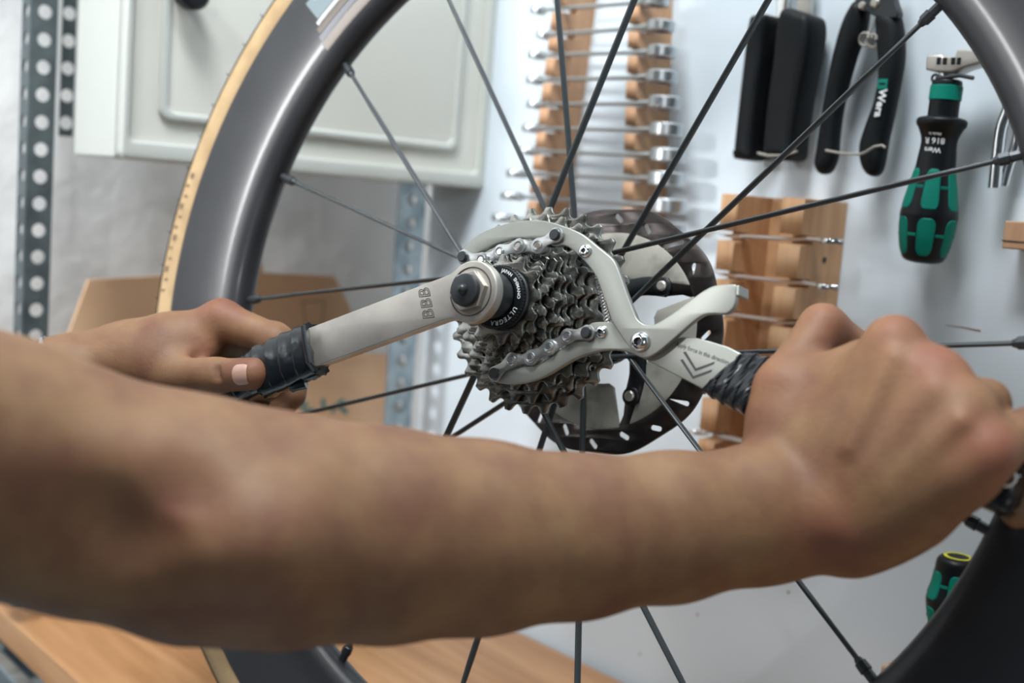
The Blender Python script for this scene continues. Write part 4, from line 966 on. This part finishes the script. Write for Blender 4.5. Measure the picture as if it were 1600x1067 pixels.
# upper arms, neck and head (outside the frame), coarser grid, running into the forearms
shR, shL = CW(-.40, -.10, .28), CW(-.62, -.10, .50); elR, elL = D(-250, 640, .375), D(-200, 715, .68)
nk = CW(-.53, -.15, .38); hd = CW(-.50, -.36, .40); f_ = CW(1, 0, 1) - EYE; f_ /= np.linalg.norm(f_)
sd_ = np.cross(f_, [0, 0, 1.])
prB = [cone(elR, shR, .0405, .052, .012), cone(elL, shL, .0365, .048, .012), cone(shR, nk, .05, .05, .03), cone(shL, nk, .05, .05, .03), cone(nk, hd, .052, .055, .02),
       cone(hd + np.array([0, 0, .03]), hd + f_ * .025 + np.array([0, 0, -.045]), .078, .058, .02), cone(hd + f_ * .094 + np.array([0, 0, .012]), hd + f_ * .108 + np.array([0, 0, -.018]), .006, .0095, .012), cone(hd + f_ * .082 + sd_ * .016 - np.array([0, 0, .052]), hd + f_ * .082 - sd_ * .016 - np.array([0, 0, .052]), .007, .007, .006),
       cone(CW(-.53, -.12, .38), CW(-.53, .30, .38), .10, .10, .04, n=f_, s=.8)]
sd_ = np.cross(f_, [0, 0, 1.])
for q in (1, -1):
    prB.append(cone(hd + sd_ * q * .076 + np.array([0, 0, .012]), hd + sd_ * q * .078 - np.array([0, 0, .02]), .012, .009, .006))
    prB.append(cone(hd + f_ * .078 + sd_ * q * .030 + np.array([0, 0, .012]), hd + f_ * .08 + sd_ * q * .034 + np.array([0, 0, .012]), .010, .010, .008, cut=True))
ptsB, qB = sdf_points(prB, .004)
nR = len(ptsR); V = np.vstack([ptsR, ptsL, ptsB]); Q = np.vstack([qR, qL + nR, qB + nR + len(ptsL)])
me = bpy.data.meshes.new('body'); me.from_pydata(V.tolist(), [], Q.tolist()); me.update()
bm = bmesh.new(); bm.from_mesh(me); bmesh.ops.recalc_face_normals(bm, faces=bm.faces)
for _ in range(2): bmesh.ops.smooth_vert(bm, verts=bm.verts, factor=.5, use_axis_x=True, use_axis_y=True, use_axis_z=True)
bm.to_mesh(me); bm.free()
red = np.zeros(len(V))
for (p, r, s) in ((D(1398, 515, .49), .013, .55), (D(1468, 565, .475), .016, .75), (D(1552, 700, .45), .017, .8), (D(1290, 835, .49), .018, .8), (D(1286, 500, .55), .016, .5), (D(1200, 600, .535), .016, .5),
                  (D(340, 900, .41), .03, .35), (D(350, 485, .70), .018, .5), (D(330, 545, .69), .014, .6), (D(400, 590, .66), .014, .45), (D(250, 830, .39), .03, .35), (D(1420, 600, .48), .02, .25)):
    red = np.maximum(red, .6 * s * np.exp(-((V - p) ** 2).sum(1) / (2 * (r * .7) ** 2)))
at2 = me.attributes.new('red', 'FLOAT', 'POINT'); at2.data.foreach_set('value', red.astype(np.float32))
person = empty('person', 'person reaching in from the left, two bare arms gripping both tools', 'person', Matrix.Translation(tuple(D(0, 728, .415))))
me.transform(person.matrix_world.inverted())
obj('body', me, MT['skin'], person, ang=180)
pinv = person.matrix_world.inverted()
mR, mL = shR * .45 + elR * .55, shL * .45 + elL * .55
def soft(name, prims, vox, material):
    p_, q_ = sdf_points(prims, vox); m_ = bpy.data.meshes.new(name); m_.from_pydata(p_.tolist(), [], q_.tolist()); m_.transform(pinv); obj(name, m_, material, person, ang=180)
soft('shirt', [cone(mR, shR, .053, .064, .02), cone(mL, shL, .050, .064, .02), cone(shR, CW(-.53, -.10, .38), .064, .07, .03), cone(shL, CW(-.53, -.10, .38), .064, .07, .03),
      cone(CW(-.53, -.03, .38), CW(-.53, .40, .38), .13, .12, .05, n=sd_, s=1.25, mx=1.3)], .006, MT['shirt'])
for q in (1, -1): soft('eye', [cone(hd + f_ * .082 + sd_ * q * .032 + np.array([0, 0, .012]), hd + f_ * .0821 + sd_ * q * .032 + np.array([0, 0, .012]), .011, .011, .001)], .002, MT['white'])
soft('hair', [cone(hd + np.array([0, 0, .045]) - f_ * .012, hd - f_ * .03 + np.array([0, 0, -.01]), .083, .070, .02)], .005, MT['hair'])
# thumb nail of the far hand
Cn = D(390, 584, .665); axn = (D(400, 583, .6625) - D(370, 585, .668)); axn /= np.linalg.norm(axn); nn = camf - axn * (camf @ axn); nn /= np.linalg.norm(nn); bb = np.cross(nn, axn)
m = MB(); vs = []
for i in range(9):
    for j in range(9):
        u_, v_ = (i / 4 - 1), (j / 4 - 1); sq = math.sqrt(max(0, 1 - .25 * u_ * u_)) if True else 1
        an_ = v_ * .66 * math.sqrt(max(.0, 1 - .18 * u_ ** 4)); r = .00985 + .0002 - .0006 * (abs(u_) ** 4 + abs(v_) ** 4)
        vs.append(Cn + axn * .0050 * u_ * (1 - .12 * v_ * v_) + (nn * math.cos(an_) + bb * math.sin(an_)) * r)
fs = [(i * 9 + j, i * 9 + j + 1, (i + 1) * 9 + j + 1, (i + 1) * 9 + j) for i in range(8) for j in range(8)]
m.add(vs, fs); me = m.mesh(); me.transform(pinv); obj('thumb_nail', me, MT['nail'], person, ang=60, label='pale thumb nail of the far hand')
# bracelet on the far wrist
c_, d_ = D(95, 605, .704), (D(200, 568, .71) - D(20, 625, .698)); d_ /= np.linalg.norm(d_)
m = MB(); u1 = np.cross(d_, [0, 0, 1.]); u1 /= np.linalg.norm(u1); u2 = np.cross(u1, d_)
m.tube([c_ + (u1 * math.cos(t) + u2 * math.sin(t)) * .0305 for t in np.linspace(0, 2 * math.pi, 48, endpoint=False)], .0016, 10, close=True, up=None); me = m.mesh(); me.transform(pinv); obj('bracelet', me, MT['chrome'], person, label='thin silver bracelet on the far wrist')
